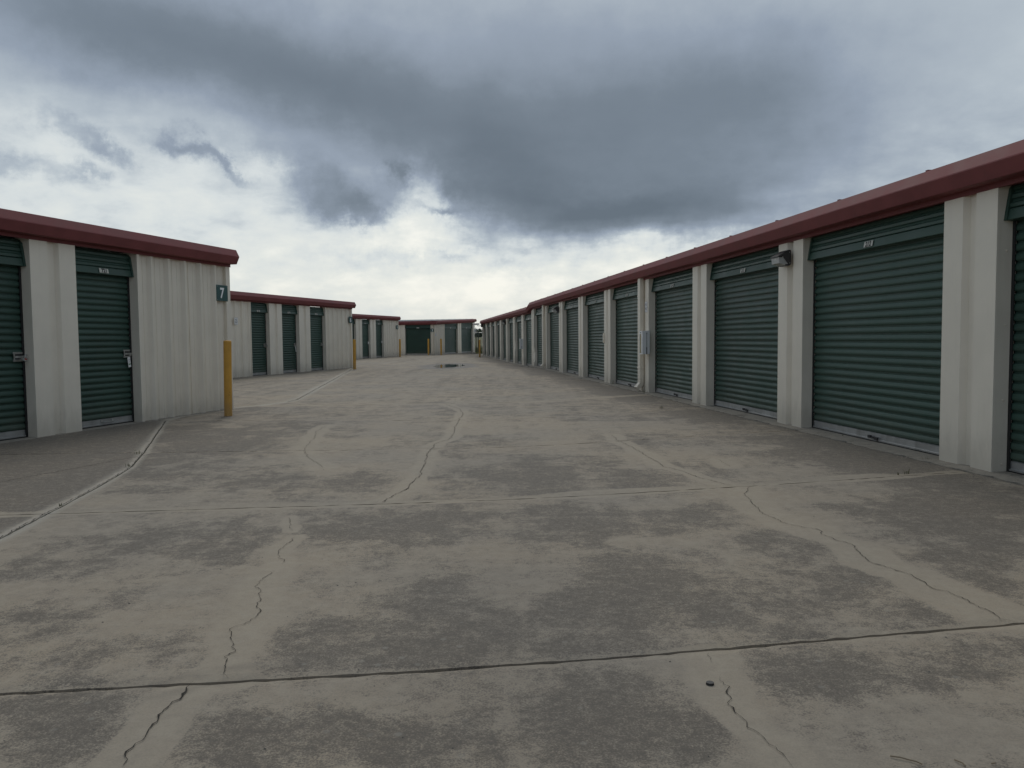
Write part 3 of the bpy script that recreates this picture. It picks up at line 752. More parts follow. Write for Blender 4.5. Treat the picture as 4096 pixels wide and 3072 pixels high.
def siding(parent, x0, x1, z0, z1f, first, detail=False, sheet=1.038):
    """sheets of siding, each a piece of its own lapped 2 mm over the next; z1f = top height at x"""
    x = x0; k = 0
    while x < x1 - 0.02:
        xe = min(x + sheet, x1)
        if x1 - xe < 0.25: xe = x1
        pr = panel_profile(x, xe, first); off = 0.002 * (k % 2)
        mb = MB(); n = len(pr)
        vs = [(px, py - off, z0) for px, py in pr] + [(px, py - off, z1f(px)) for px, py in pr]
        vs += [(pr[-1][0], 0.06, z0), (pr[0][0], 0.06, z0), (pr[-1][0], 0.06, z1f(pr[-1][0])), (pr[0][0], 0.06, z1f(pr[0][0]))]
        fs = [(i, i + 1, n + i + 1, n + i) for i in range(n - 1)]
        fs += [(n - 1, 2 * n, 2 * n + 2, 2 * n - 1), (2 * n + 1, 0, n, 2 * n + 3)]
        mb.add(vs, fs)
        p = mb.obj('wall_panel', M_wall, parent)
        if detail:
            q = first
            while q < xe:
                if q > x:
                    for z in (0.05, 1.16):
                        link('screw', screw_mesh(), p, (q - 0.075, 0.049 - off, z + random.uniform(-.008, .008)))
                q += 0.346
        x = xe; k += 1

def trim(parent, x, z0, z1, w_=0.05, side=1):
    """folded corner trim"""
    mb = MB(); mb.prism([(x - w_, 0.06), (x - w_, -0.003), (x + 0.003, -0.003), (x + 0.003, 0.10)] if side > 0 else
                        [(x + w_, -0.003), (x - 0.003, -0.003), (x - 0.003, 0.10), (x + 0.001, 0.10), (x + 0.001, 0.001), (x + w_, 0.001)], z0, z1, 'z')
    return mb.obj('corner_trim', M_wall, parent)

FASC = [(0.012, -0.042), (-0.004, -0.042), (-0.004, 0.0), (-0.110, 0.0), (-0.118, 0.004), (-0.165, 0.108), (-0.163, 0.118), (-0.112, 0.218), (-0.10, 0.222), (0.14, 0.226), (0.14, -0.02)]
def fascia_piece(parent, x0, z0, x1, z1, k=0, yoff=0.0):
    """one length of eave trim, lapped slightly over the last"""
    mb = MB(); e = 0.0015 * (k % 2); n = len(FASC)
    vs = [(x0, y - e + yoff, z + z0) for y, z in FASC] + [(x1, y - e + yoff, z + z1) for y, z in FASC]
    fs = [(i, (i + 1) % n, (i + 1) % n + n, i + n) for i in range(n)] + [tuple(range(n))[::-1], tuple(range(n, 2 * n))]
    mb.add(vs, fs)
    return mb.obj('fascia', M_maroon, parent)

def foundation(parent, x0, x1, y1, z, lip=0.12, rough=0.0, step=0.12, zb=-0.12):
    n = max(2, int((x1 - x0) / step)); xs = np.linspace(x0, x1, n + 1)
    vs = []; rows = [(y1, 0), (-0.02, 0), (-lip * 0.6, 1), (-lip, 2), (-lip - 0.004, 3)]
    for x in xs:
        r_ = rough * random.gauss(0, 1)
        for y, c in rows:
            zz_ = {0: z, 1: z - 0.003, 2: z - 0.007 + random.uniform(-1, 1) * rough * 0.12, 3: zb}[c]
            vs.append((x, y + (r_ if c >= 2 else r_ * 0.3 if c == 1 else 0), zz_))
    m_ = len(rows)
    fs = [(i * m_ + j, i * m_ + j + 1, (i + 1) * m_ + j + 1, (i + 1) * m_ + j) for i in range(n) for j in range(m_ - 1)]
    fs += [tuple(range(m_)), tuple(n * m_ + j for j in range(m_))[::-1]]
    mb = MB(); mb.add(vs, fs)
    return mb.obj('foundation', M_found, parent)

def shell(parent, x0, x1, depth, z0, ztop0, ztop1):
    """end walls, back wall and roof deck that close the block"""
    for xa, xb, zt, nm in ((x0, x0 + 0.05, ztop0, 'end_wall'), (x1 - 0.05, x1, ztop1, 'end_wall')):
        mb = MB(); q = 0.10; pr = []
        y = 0.06
        while y < depth:
            pr += [(y, 0), (y + 0.13, 0), (y + 0.155, 0.028), (y + 0.195, 0.028), (y + 0.22, 0)]; y += 0.346
        pr.append((depth, 0))
        sgn = -1 if xa == x0 else 1; xo = xa if xa == x0 else xb
        vs = [(xo - sgn * 0.03 + sgn * o, yy, z0) for yy, o in pr] + [(xo - sgn * 0.03 + sgn * o, yy, zt) for yy, o in pr]; n = len(pr)
        mb.add(vs, [(i, i + 1, n + i + 1, n + i) for i in range(n - 1)])
        mb.obj(nm, M_wall, parent)
    mb = MB(); mb.box(x0, x1, depth - 0.04, depth, z0, min(ztop0, ztop1)); mb.obj('back_wall', M_wall, parent)
    mb = MB(); x = x0; pr = []
    while x < x1 - 0.3:
        pr += [(x, 0), (x + 0.20, 0), (x + 0.22, 0.04), (x + 0.26, 0.04), (x + 0.28, 0)]; x += 0.466
    pr.append((x1, 0)); n = len(pr)
    zt = lambda xx: ztop0 + (ztop1 - ztop0) * (xx - x0) / (x1 - x0)
    vs = [(a, -0.06, zt(a) + b_ + 0.18) for a, b_ in pr] + [(a, depth + 0.05, zt(a) + b_ + 0.26) for a, b_ in pr]
    mb.add(vs, [(i, i + 1, n + i + 1, n + i) for i in range(n - 1)])
    mb.obj('roof', M_roof, parent)

def building(frame, s_ref, label):
    b_ = link('storage_building', None, None, frame.world(s_ref), frame.rotz)
    b_.empty_display_size = 1.0
    tag(b_, label, 'storage building', 'rows of storage units round the lane')
    return b_

# ------------------------------------------------------------------ right-hand row (doors 212 upwards)
bR = building(FR, 0.0, 'long storage row on the right with a stepped maroon eave')
ZT, ZTF, ZBF = 2.19, 2.06, -0.085
pier_k = {}
for k in range(-2, 16):
    far = k >= 9
    z0, z1 = (ZBF, ZTF + 0.02) if far else (0.004, ZT + 0.01)
    xa, xb = -(S0 + PER * k + 0.61), -(S0 + PER * k)
    dent = {8: (0.05, 0.75, 0.05, 1), 10: (0.55, 1.1, 0.03, 1)}.get(k)
    pier_k[k] = pier(bR, xa, xb, z0, z1, 1 if k in (0, 1, 2, 3) else False, dent=dent)
    zh = (1.785 if k >= 8 else 1.905)
    x0, x1 = -(S0 + PER * (k + 1)), -(S0 + PER * k + 0.61)
    if k == 15: x0 = -54.3
    nfar = k >= 8
    door(bR, x0, x1, ZBF if nfar else 0.0, zh, ZTF if nfar else ZT - 0.005, k <= 5 and k >= -1,
         str(212 + k) if k <= 5 else '', 'clasp' if k < 12 else None)
pier(bR, -54.74, -54.30, ZBF, ZTF + 0.02)
# eave trim in lengths, stepping down where the row follows the fall of the ground
seams = [-3.5, 1.4, 7.6, 13.8, 19.95, 27.3, 30.25]
for i, (a, b_) in enumerate(zip(seams[:-1], seams[1:])): fascia_piece(bR, -b_, ZT, -a, ZT, i)
fascia_piece(bR, -31.05, ZTF, -30.25, ZT, 1)
seams = [31.05, 36.6, 42.4, 48.6, 54.86]
for i, (a, b_) in enumerate(zip(seams[:-1], seams[1:])): fascia_piece(bR, -b_, ZTF, -a, ZTF, i)
_rib = MB(); _rib.box(-0.016, 0.016, -0.108, -0.05, -0.004, 0.009); _rib = _rib.mesh('roof_rib', M_maroon)
s = -2.2
while s < 54.5:                                                  # roof rib ends peeping over the trim
    if not 29.9 < s < 31.4:
        zz_ = (ZT if s < 30 else ZTF) + 0.222
        link('roof_rib', _rib, bR, (-s, 0, zz_))
    s += 1.41
foundation(bR, -30.55, 4.5, 9.0, 0.006, 0.13, 0.016, 0.09)
foundation(bR, -54.9, -30.56, 9.0, ZBF + 0.004, 0.12, 0.012, 0.15, -0.2)
mbx = MB(); mbx.box(-30.2, 3.6, 0.22, 0.24, 0.0, ZT); mbx.obj('light_blocker', M_black, bR)  # unseen black sheet added behind the doors to block light
shell(bR, -30.3, 3.6, 9.0, 0.0, ZT, ZT)
shell(bR, -54.74, -30.3, 9.0, ZBF, ZTF, ZTF)

def downspout(parent, xc, w_, z0, z1):
    mb = MB(); mb.box(xc - w_ / 2, xc + w_ / 2, -0.075, -0.003, z0 + 0.17, z1)
    mb.prism([(-0.075, z0 + 0.17), (-0.003, z0 + 0.17), (-0.02, z0 + 0.11), (-0.105, z0 + 0.03), (-0.145, z0 + 0.085)], xc - w_ / 2, xc + w_ / 2, 'x')
    for z in (z0 + 0.45, z1 - 0.35): mb.box(xc - w_ / 2 - 0.012, xc + w_ / 2 + 0.012, -0.079, -0.002, z, z + 0.025)
    return mb.obj('downspout', M_wall, parent)
downspout(bR, -15.12, 0.17, 0.0, ZT); downspout(bR, -(S0 + PER * 7 + 0.42), 0.17, 0.0, ZT)
mb = MB(); mb.prism([(-0.028, 1.0), (-0.02, 0.93), (0.02, 0.93), (0.028, 1.0), (0.028, 1.10), (0.018, 1.16), (-0.018, 1.16), (-0.028, 1.10)], -0.035, 0.0, 'y')
mb.obj('meter_cover', M_wall, bR, (-18.33, 0.0, 0.0))

# ------------------------------------------------------------------ left-hand blocks: ends of rows 7, 6 and 5 face the lane
def left_block(frame, label, s_end, s_corner, doors, piers, nums, detail, z_head, left_panel=None, depth=14.0, latch=True, s_first=None):
    b_ = building(frame, s_corner, label)
    X = lambda s: s - s_corner
    zt = 2.197
    for i, (a, c) in enumerate(doors): door(b_, X(a), X(c), 0.0, z_head, zt, detail, nums[i], 'loop', latch)
    for a, c in piers: pier(b_, X(a), X(c), 0.002, zt + 0.025, -1 if detail else False)
    # corner pier with a folded return, then ribbed siding to the end of the block
    mb = MB(); mb.prism([(X(s_corner), 0.205), (X(s_corner), 0.03), (X(s_corner) - 0.003, 0.028), (X(s_corner) - 0.003, -0.001), (X(s_corner) + 0.045, -0.001), (X(s_corner) + 0.045, 0.205)], 0.002, zt + 0.025, 'z')
    mb.obj('jamb', M_wall, b_)
    siding(b_, X(s_corner) + 0.045, X(s_end) - 0.095, 0.004, lambda x: zt + 0.025, X(s_corner) + 0.285, frame is F7)
    trim(b_, X(s_end), 0.004, zt + 0.025, 0.10)
    if left_panel:
        siding(b_, X(left_panel[0]), X(left_panel[1]) - 0.03, 0.004, lambda x: zt, X(left_panel[1]) - 0.42, False)
        mb = MB(); mb.prism([(X(left_panel[1]), 0.205), (X(left_panel[1]), -0.001), (X(left_panel[1]) - 0.03, -0.001), (X(left_panel[1]) - 0.03, 0.205)], 0.002, zt, 'z'); mb.obj('jamb', M_wall, b_)
    s0_ = s_first
    xs = X(s_end) + 0.03; k = 0
    while xs > X(s0_) + 0.01:
        xn = max(xs - (5.9 if k else 3.9), X(s0_)); fascia_piece(b_, xn, zt + 0.042, xs, zt + 0.042, k); xs = xn; k += 1
    foundation(b_, X(s0_), X(s_end), depth, 0.003, 0.045, 0.006, 0.1)
    shell(b_, X(s0_), X(s_end), depth, 0.0, zt, zt)
    mb = MB(); mb.box(X(s0_) + 0.06, X(s_end) - 0.06, 0.215, 0.225, 0.0, zt); mb.obj('light_blocker', M_black, b_)  # added black sheet, out of sight, keeps light from leaking past the doors
    return b_

pw, dw = 0.6415, 1.0301
pp, dd = [], []
s = 8.8852
for i in range(5):
    dd.append((s - dw, s)); pp.append((s - dw - pw, s - dw)); s -= dw + pw
b7 = left_block(F7, 'nearest storage block on the left whose end wall carries the number 7', 10.9083, 8.8852, dd, pp,
                ['721', '720', None, None, None], True, 1.902, depth=14.0, s_first=s)
b6 = left_block(F6, 'storage block behind number 7 with three narrow green doors and a number 6', 27.539, 25.45,
                [(20.86, 21.853), (22.575, 23.642), (24.367, 25.45)], [(21.853, 22.575), (23.642, 24.367)],
                ['621', '620', '619'], True, 1.907, left_panel=(15.2, 20.86), depth=13.0, s_first=15.2)
b5 = left_block(F5, 'far left storage block with two narrow doors and a number 5', 46.218, 43.972,
                [(39.15, 40.249), (41.013, 42.109), (42.854, 43.972)], [(40.249, 41.013), (42.109, 42.854)],
                [None, '520', '519'], False, 1.925, left_panel=(34.0, 39.15), depth=10.0, s_first=34.0)

# ------------------------------------------------------------------ block 3 across the end of the lane: front and long side both in view
b3 = building(F3, 50.02, 'storage block closing the far end of the lane with number 3 at its corner')
zs = lambda x: 2.02 + 0.0335 * x                                    # its eave climbs along the front
for a, c, zh in ((2.03, 4.92, 1.775), (5.68, 8.54, 1.815)):
    door(b3, a, c, 0.0, zh, zs(a) - 0.005, False, '', 'loop', True, 0.2)
siding(b3, 0.0, 2.0, 0.004, lambda x: zs(x) - 0.0, 0.18, False)
mb = MB(); mb.prism([(2.0, -0.001), (2.03, -0.001), (2.03, 0.205), (2.0, 0.205)], 0.002, zs(2.0), 'z'); mb.obj('jamb', M_wall, b3)
pier(b3, 4.92, 5.68, 0.002, zs(4.92)); pier(b3, 8.54, 9.0, 0.002, zs(8.54), trough=False)
for k, (a, c) in enumerate(((-0.16, 4.6), (4.6, 9.04))): fascia_piece(b3, a, zs(a) + 0.02, c, zs(c) + 0.02, k)
foundation(b3, -0.05, 9.02, 9.0, 0.004, 0.06, 0.01, 0.2)
# filler above the right-hand doors where the eave climbs
mb = MB()
for a, c in ((2.03, 4.92), (5.68, 8.54)):
    mb.add([(a, 0.06, zs(a) - 0.02), (c, 0.06, zs(a) - 0.02), (c, 0.06, zs(c) + 0.01), (a, 0.06, zs(a) + 0.01)], [(0, 1, 2, 3)])
mb.obj('filler_strip', M_green, b3)
# long side (runs away to the left): built in its own little frame, turned a quarter
def side_frame(parent):
    e = link('side_wall', None, parent, (0, 0, 0), R(-90)); e.empty_display_size = 0.3
    return e
sw = side_frame(b3)       # local x runs from the hidden left towards the corner (corner at 0)
def sw_panel(x0, x1):
    pr = panel_profile(x0, x1, x0 + 0.16); mb = MB(); mb.prism(pr, 0.004, 2.01, 'z', closed=False); return mb.obj('wall_panel', M_wall, sw)
sw_panel(-0.27, -0.0)
mb = MB(); mb.prism([(-0.27, 0.2), (-0.27, -0.001), (-0.24, -0.001), (-0.24, 0.2)], 0.002, 2.015, 'z'); mb.obj('jamb', M_wall, sw)
def sw_pier(x0, x1):
    mb = MB(); w_ = x1 - x0
    mb.prism([(x0, 0.205), (x0, 0), (x0 + 0.37 * w_, 0), (x0 + 0.45 * w_, 0.034), (x0 + 0.55 * w_, 0.034), (x0 + 0.63 * w_, 0), (x1, 0), (x1, 0.205)], 0.002, 2.015, 'z')
    return mb.obj('pier', M_wall, sw)
for j in range(4):
    x1 = -0.27 - j * 2.38; x0 = x1 - 1.83
    mb = MB(); n = 22; prof = []
    for i in range(n): prof += [(y + REC + 0.022, z + 0.09 + i * PITCH) for z, y in SLATP]
    mb.prism(prof, x0 + 0.01, x1 - 0.01, 'x', closed=False)
    mb.prism([(0.07, 2.01), (0.06, 1.86), (0.035, 1.78), (0.12, 1.75)], x0 + 0.01, x1 - 0.01, 'x', closed=False)
    mb.box(x0, x1, 0.12, 0.15, 0.01, 0.085, 1); mb.box((x0 + x1) / 2 - 0.09, (x0 + x1) / 2 + 0.09, 0.035, 0.04, 1.775, 1.83, 2)
    mb.box(x0, x1, 0.2, 0.21, 0.0, 2.01, 3)
    mb.obj('roll_up_door', [M_green, M_alu, M_num, M_black], sw)
    sw_pier(x0 - 0.55, x0)
mb = MB(); n = len(FASC)
mb.add([(-10.0, y, z + 2.04) for y, z in FASC] + [(0.165, y, z + 2.04) for y, z in FASC],
       [(i, (i + 1) % n, (i + 1) % n + n, i + n) for i in range(n)] + [tuple(range(n))[::-1], tuple(range(n, 2 * n))])
mb.obj('fascia', M_maroon, sw)
mb = MB(); pr = []
y = -0.1
while y < 9.6: pr += [(y, 0), (y + 0.2, 0), (y + 0.22, 0.03), (y + 0.26, 0.03), (y + 0.28, 0)]; y += 0.47
n = len(pr); zr = lambda x: 2.255 + 0.0335 * x
mb.add([(-0.10, a, zr(-0.1) + c) for a, c in pr] + [(9.03, a, zr(9.03) + c) for a, c in pr], [(i, i + 1, n + i + 1, n + i) for i in range(n - 1)])
mb.obj('roof', M_roof, b3)
mb = MB(); mb.box(8.94, 8.99, 0.06, 9.6, 0.0, 2.3); mb.obj('end_wall', M_wall, b3)
mb = MB(); mb.box(0.06, 8.94, 9.55, 9.6, 0.0, 2.2); mb.obj('back_wall', M_wall, b3)
mb = MB(); mb.box(0.215, 8.9, 0.22, 0.23, 0.0, 2.0); mb.obj('light_blocker', M_black, b3)  # unseen light-blocking sheet added behind the front doors of this block

# ------------------------------------------------------------------ number signs on the block ends
def number_sign(frame, s, z, digit, label, w_=0.285, h=0.24, rotz=None, loc=None):
    mb = MB(); mb.box(-w_ / 2, w_ / 2, 0.0, 0.004, -h / 2, h / 2)
    add_text(mb, digit, 0.215, 0, -0.0015, 0, 1, 0.006, 0.95)
    for sx in (-1, 1):
        for sz in (-1, 1): mb.cyl((sx * (w_ / 2 - 0.018), 0, sz * (h / 2 - 0.018)), (sx * (w_ / 2 - 0.018), -0.005, sz * (h / 2 - 0.018)), 0.006, 0.005, 8, 2)
    o = mb.obj('number_sign', [M_sign, M_white, M_steel], None, loc or frame.world(s, 0.007, z), frame.rotz if rotz is None else rotz)
    return tag(o, label, 'sign', 'building number signs')
number_sign(F7, 10.70, 1.787, '7', 'dark green square sign with a white 7 on the nearest left block')
number_sign(F6, 27.40, 1.797, '6', 'dark green sign with a white 6 on the second left block', 0.30)
number_sign(F5, 46.02, 1.799, '5', 'small dark green sign with a white 5 at the far left block corner', 0.31)
p3 = F3.world(50.02)
dl = -F3.n   # along block 3's long side, away from the lane
number_sign(F3, 0, 0, '3', 'dark sign with a white 3 at the corner of the block closing the lane', 0.22, 0.22,
            rotz=F3.rotz - R(90), loc=p3 + dl * 0.15 - F3.d * 0.006 + Vector((0, 0, 1.63)))

def notice(loc, rotz, label, w_=0.17, h=0.205):
    mb = MB(); mb.box(-w_ / 2, w_ / 2, 0, 0.004, -h / 2, h / 2)
    cz = h * 0.20; r1, r0 = h * 0.17, h * 0.125; n = 24
    vs = []
    for r in (r0, r1): vs += [(r * math.cos(2 * math.pi * i / n), -0.0015, cz + r * math.sin(2 * math.pi * i / n)) for i in range(n)]
    mb.add(vs, [(i, (i + 1) % n, n + (i + 1) % n, n + i) for i in range(n)], 1)
    c, s_ = math.cos(R(40)), math.sin(R(40)); t = h * 0.018
    mb.add([(-r0 * c - t * s_, -0.002, cz + r0 * s_ - t * c), (r0 * c - t * s_, -0.002, cz - r0 * s_ - t * c), (r0 * c + t * s_, -0.002, cz - r0 * s_ + t * c), (-r0 * c + t * s_, -0.002, cz + r0 * s_ + t * c)], [(0, 1, 2, 3)], 1)
    mb.add([(-r0 * .7, -0.0016, cz - t), (r0 * .8, -0.0016, cz - t), (r0 * .8, -0.0016, cz + t), (-r0 * .7, -0.0016, cz + t)], [(0, 1, 2, 3)], 1)
    for z, wd, hh in ((-0.10, 0.36, 0.03), (-0.22, 0.26, 0.028), (-0.36, 0.30, 0.012)):     # lines of print too small to read
        mb.add([(-wd * w_, -0.0015, (z - hh) * h), (wd * w_, -0.0015, (z - hh) * h), (wd * w_, -0.0015, (z + hh) * h), (-wd * w_, -0.0015, (z + hh) * h)], [(0, 1, 2, 3)], 1)
    e = 0.004
    for a in ((-w_ / 2 + e, w_ / 2 - e, h / 2 - 2 * e, h / 2 - e), (-w_ / 2 + e, w_ / 2 - e, -h / 2 + e, -h / 2 + 2 * e), (-w_ / 2 + e, -w_ / 2 + 2 * e, -h / 2 + e, h / 2 - e), (w_ / 2 - 2 * e, w_ / 2 - e, -h / 2 + e, h / 2 - e)):
        mb.add([(a[0], -0.0012, a[2]), (a[1], -0.0012, a[2]), (a[1], -0.0012, a[3]), (a[0], -0.0012, a[3])], [(0, 1, 2, 3)], 1)
    o = mb.obj('notice_sign', [M_white, M_ink], None, loc, rotz)
    return tag(o, label, 'sign', 'white prohibition notices')
notice(F6.world(20.09, 0.007, 1.618), F6.rotz, 'white notice with a barred circle left of the narrow door 621')
notice(FR.world(14.86, 0.006, 1.630), FR.rotz, 'white notice with a barred circle on the pier above the white cabinet')
notice(p3 + F3.d * 0.22 + F3.n * 0.007 + Vector((0, 0, 1.34)), F3.rotz, 'small pale notice just below the number 3 sign', 0.17, 0.2)

# ------------------------------------------------------------------ bollards
def bollard_mesh(chips=()):
    mb = MB(); n = 20; r = 0.054
    n = 28
    prof = [(r, -0.02), (r, 1.045), (r * 0.97, 1.056), (r * 0.8, 1.063), (0.0, 1.066)]
    vs = [(q * math.cos(2 * math.pi * i / n), q * math.sin(2 * math.pi * i / n), z) for q, z in prof[:-1] for i in range(n)] + [(0, 0, prof[-1][1])]
    fs = [(j * n + i, j * n + (i + 1) % n, (j + 1) * n + (i + 1) % n, (j + 1) * n + i) for j in range(3) for i in range(n)] + [(3 * n + i, 3 * n + (i + 1) % n, 4 * n) for i in range(n)]
    mb.add(vs, fs)
    for (t, z, r_) in chips:                                       # rusty chips
        c = Vector((0.0545 * math.cos(R(t)), 0.0545 * math.sin(R(t)), z)); nrm = Vector((math.cos(R(t)), math.sin(R(t)), 0))
        mb.cyl(c - nrm * 0.003, c + nrm * 0.0012, r_, r_ * 0.8, 8, 1)
    return mb.mesh('bollard', [M_yellow, M_black], not chips)
BM = bollard_mesh()
for (x, y, lab, lean) in ((-4.01, 11.2, 'largest yellow bollard, nearest the camera at the left block corner', 1.0),
                    (-5.63, 28.49, 'yellow bollard by the block with three narrow doors, second nearest on the left', 0.5),
                    (-6.67, 47.57, 'yellow bollard at the corner of the far left block with two doors', 0.3),
                    (-5.42, 51.9, 'yellow bollard standing before the wide green door at the lane end', 0.4),
                    (-4.56, 51.53, 'yellow bollard before the ribbed corner panel right of the wide green door', -0.4),
                    (-1.94, 48.26, 'yellow bollard by the far end of the right-hand row, before the fence', 0.5)):
    o = link('bollard', bollard_mesh(((-58, 0.30, 0.006), (-46, 0.335, 0.0045))) if y < 12 else BM, None, (x, y, float(zfun(x, y)))); o.rotation_euler = (0, R(lean), random.random())
    tag(o, lab, 'bollard', 'yellow bollards at the block corners')
# ------------------------------------------------------------------ lamps on the right-hand row
def wall_light(s, z, label, sc=1.0):
    root = link('wall_light', None, None, FR.world(s, 0.0, z), FR.rotz); root.empty_display_size = 0.1; root.scale = (sc * 0.82, sc * 0.68, sc * 0.95)
    hw = 0.135
    mb = MB()
    mb.box(-hw * 0.72, hw * 0.72, -0.035, -0.001, -0.085, 0.07)
    # side cheeks and sloping hood
    side = [(-0.03, 0.083), (-0.075, 0.083), (-0.245, 0.010), (-0.245, -0.004), (-0.165, 0.004), (-0.055, -0.10), (-0.03, -0.10)]
    for xa in (-hw, hw - 0.012): mb.prism(side, xa, xa + 0.012, 'x')
    mb.prism([(-0.03, 0.084), (-0.075, 0.084), (-0.25, 0.012), (-0.25, -0.004), (-0.24, -0.004), (-0.075, 0.068), (-0.03, 0.068)], -hw + 0.012, hw - 0.012, 'x')
    mb.box(-hw + 0.012, hw - 0.012, -0.12, -0.03, -0.104, -0.088)
    hb = mb.obj('housing', M_bronze, root)
    for x in (-hw, hw):
        sg = 1 if x > 0 else -1
        for y, zz_ in ((-0.05, 0.055), (-0.048, -0.075)):
            c = MB(); c.cyl((x, y, zz_), (x + sg * 0.006, y, zz_), 0.007, 0.005, 8); c.obj('screw', M_steel, hb)
    mb = MB()
    mb.prism([(-0.235, -0.005), (-0.225, -0.075), (-0.12, -0.10), (-0.06, -0.09), (-0.06, 0.0)], -hw + 0.014, hw - 0.014, 'x')
    mb.obj('lens', M_lens, root)
    return tag(root, label, 'wall light', 'wall lights along the right-hand row')
wall_light(8.98, 1.972, 'dark bronze wall light on the pier between doors 212 and 213')
wall_light(24.52, 1.94, 'dark wall light over the middle of the right-hand row, two piers before the roof step', 1.15)
wall_light(39.75, 1.86, 'small far wall light on the lower stretch of the right-hand row', 1.2)

# white extinguisher cabinets
def cabinet(s, z, label, w_=0.50, h=0.44, dp=0.14, off=0.08):
    root = link('extinguisher_cabinet', None, None, FR.world(s, off, z), FR.rotz); root.empty_display_size = 0.1
    mb = MB(); mb.box(-w_ / 2, w_ / 2, -dp + 0.02, 0.0, -h / 2, h / 2)
    body = mb.obj('body', M_white, root)
    mb = MB(); f = -dp + 0.02
    mb.prism([(-w_ / 2, -h / 2), (w_ / 2, -h / 2), (w_ / 2, h / 2), (-w_ / 2, h / 2)], f - 0.016, f - 0.001, 'y')
    d_ = mb.obj('door', M_white, root)
    mb = MB(); mb.box(-w_ / 2 + 0.03, -w_ / 2 + 0.13, f - 0.019, f - 0.0165, -h / 2 + 0.02, h / 2 - 0.06); mb.obj('window', M_amber, d_)
    mb = MB(); mb.box(-w_ / 2 + 0.09, -w_ / 2 + 0.105, f - 0.024, f - 0.0165, h / 2 - 0.045, h / 2 - 0.025); mb.obj('lock', M_black, d_)
    mb = MB(); mb.box(w_ / 2 + 0.0005, w_ / 2 + 0.004, -0.062, -0.055, -0.09, h / 2 - 0.04); mb.cyl((w_ / 2, -0.058, h / 2 - 0.045), (w_ / 2 + 0.008, -0.058, h / 2 - 0.045), 0.008, 0.008, 10)
    mb.box(w_ / 2 + 0.0005, w_ / 2 + 0.003, -0.067, -0.050, -h / 2 + 0.0, -0.09)
    mb.obj('strap', M_bronze, root)
    return tag(root, label, 'extinguisher cabinet', 'white cabinets on the right-hand piers')
cabinet(14.735, 0.954, 'white metal extinguisher cabinet on the pier left of door 214', 0.21, 0.44, 0.145, 0.002)
cabinet(33.15, 0.815, 'far white extinguisher cabinet on the lower stretch of the row', 0.21, 0.43, 0.145, 0.002)

# ------------------------------------------------------------------ cameras at the far corner
cpos = FR.world(54.3, 0.02, 1.88)
root = link('security_camera', None, None, cpos, FR.rotz); root.empty_display_size = 0.1
mb = MB(); mb.box(-0.13, 0.13, -0.10, 0.0, -0.06, 0.17); mb.obj('junction_box', M_bronze, root)
mb = MB(); mb.tube([(0, -0.1, 0.05), (-0.02, -0.26, 0.03), (-0.03, -0.33, 0.05), (-0.03, -0.35, 0.11)], 0.022, 8); mb.obj('bracket', M_white, root)
mb = MB(); mb.cyl((0.02, -0.22, 0.16), (-0.10, -0.62, 0.125), 0.055, 0.055, 12); mb.prism([(-0.07, 0.20), (0.07, 0.20), (0.07, 0.212), (-0.07, 0.212)], -0.66, -0.2, 'y'); mb.obj('body', M_white, root)
mb = MB(); mb.cyl((-0.10, -0.62, 0.125), (-0.108, -0.645, 0.123), 0.05, 0.05, 12); mb.obj('lens', M_black, root)
tag(root, 'white bullet camera on a bracket at the far end of the right-hand row', 'security camera')
root = link('antenna', None, None, FR.world(54.3, 0.02, 1.60), FR.rotz); root.empty_display_size = 0.1
mb = MB(); mb.tube([(0, 0, 0.1), (0, -0.25, 0.10), (-0.02, -0.45, 0.02)], 0.018, 6); mb.tube([(0, -0.02, 0.0), (0, -0.22, 0.16)], 0.014, 6); mb.obj('bracket', M_white, root)
mb = MB(); mb.cyl((-0.02, -0.46, -0.2), (-0.02, -0.46, 0.2), 0.022, 0.022, 8); mb.box(-0.04, 0.02, -0.56, -0.5, -0.12, 0.06); mb.obj('mast', M_white, root)
tag(root, 'small pale antenna on an arm under the bullet camera', 'antenna')

# ------------------------------------------------------------------ locks and tags hanging on the doors
def padlock(frame, s, o, z, tilt, label, shiny=False):
    root = link('padlock', None, None, frame.world(s, o, z), frame.rotz); root.empty_display_size = 0.05; root.rotation_euler = (0, R(tilt), frame.rotz)
    mb = MB(); mb.prism([(-0.021, -0.042), (0.021, -0.042), (0.023, -0.036), (0.023, 0.0), (0.018, 0.006), (-0.018, 0.006), (-0.023, 0.0), (-0.023, -0.036)], -0.024, -0.004, 'y')
    bd = mb.obj('body', M_steel, root)
    if not shiny:
        mb = MB(); mb.box(-0.016, 0.016, -0.026, -0.0245, -0.026, -0.010); mb.obj('print', M_red, bd)
    pts = [(-0.014, -0.014, 0.004)] + [(0.014 * math.cos(math.pi - t), -0.014, 0.022 + 0.016 * math.sin(t)) for t in np.linspace(0, math.pi, 7)] + [(0.014, -0.014, 0.004)]
    mb = MB(); mb.tube(pts, 0.0042, 8); mb.obj('shackle', M_steel, root)
    return tag(root, label, 'padlock', 'padlocks on the door latches')
padlock(F7, 7.165, -0.085, 0.895, 18, 'padlock with red print hanging on the door at the left edge')
padlock(F6, 21.80, -0.09, 0.905, -8, 'bright padlock on the latch of narrow door 621', True)
padlock(F6, 25.37, -0.09, 0.885, 6, 'dull padlock on the latch of narrow door 619', True)
padlock(F3, 58.45, -0.06, 0.80, 0, 'pale padlock at the right edge of the last door of the end block', True)

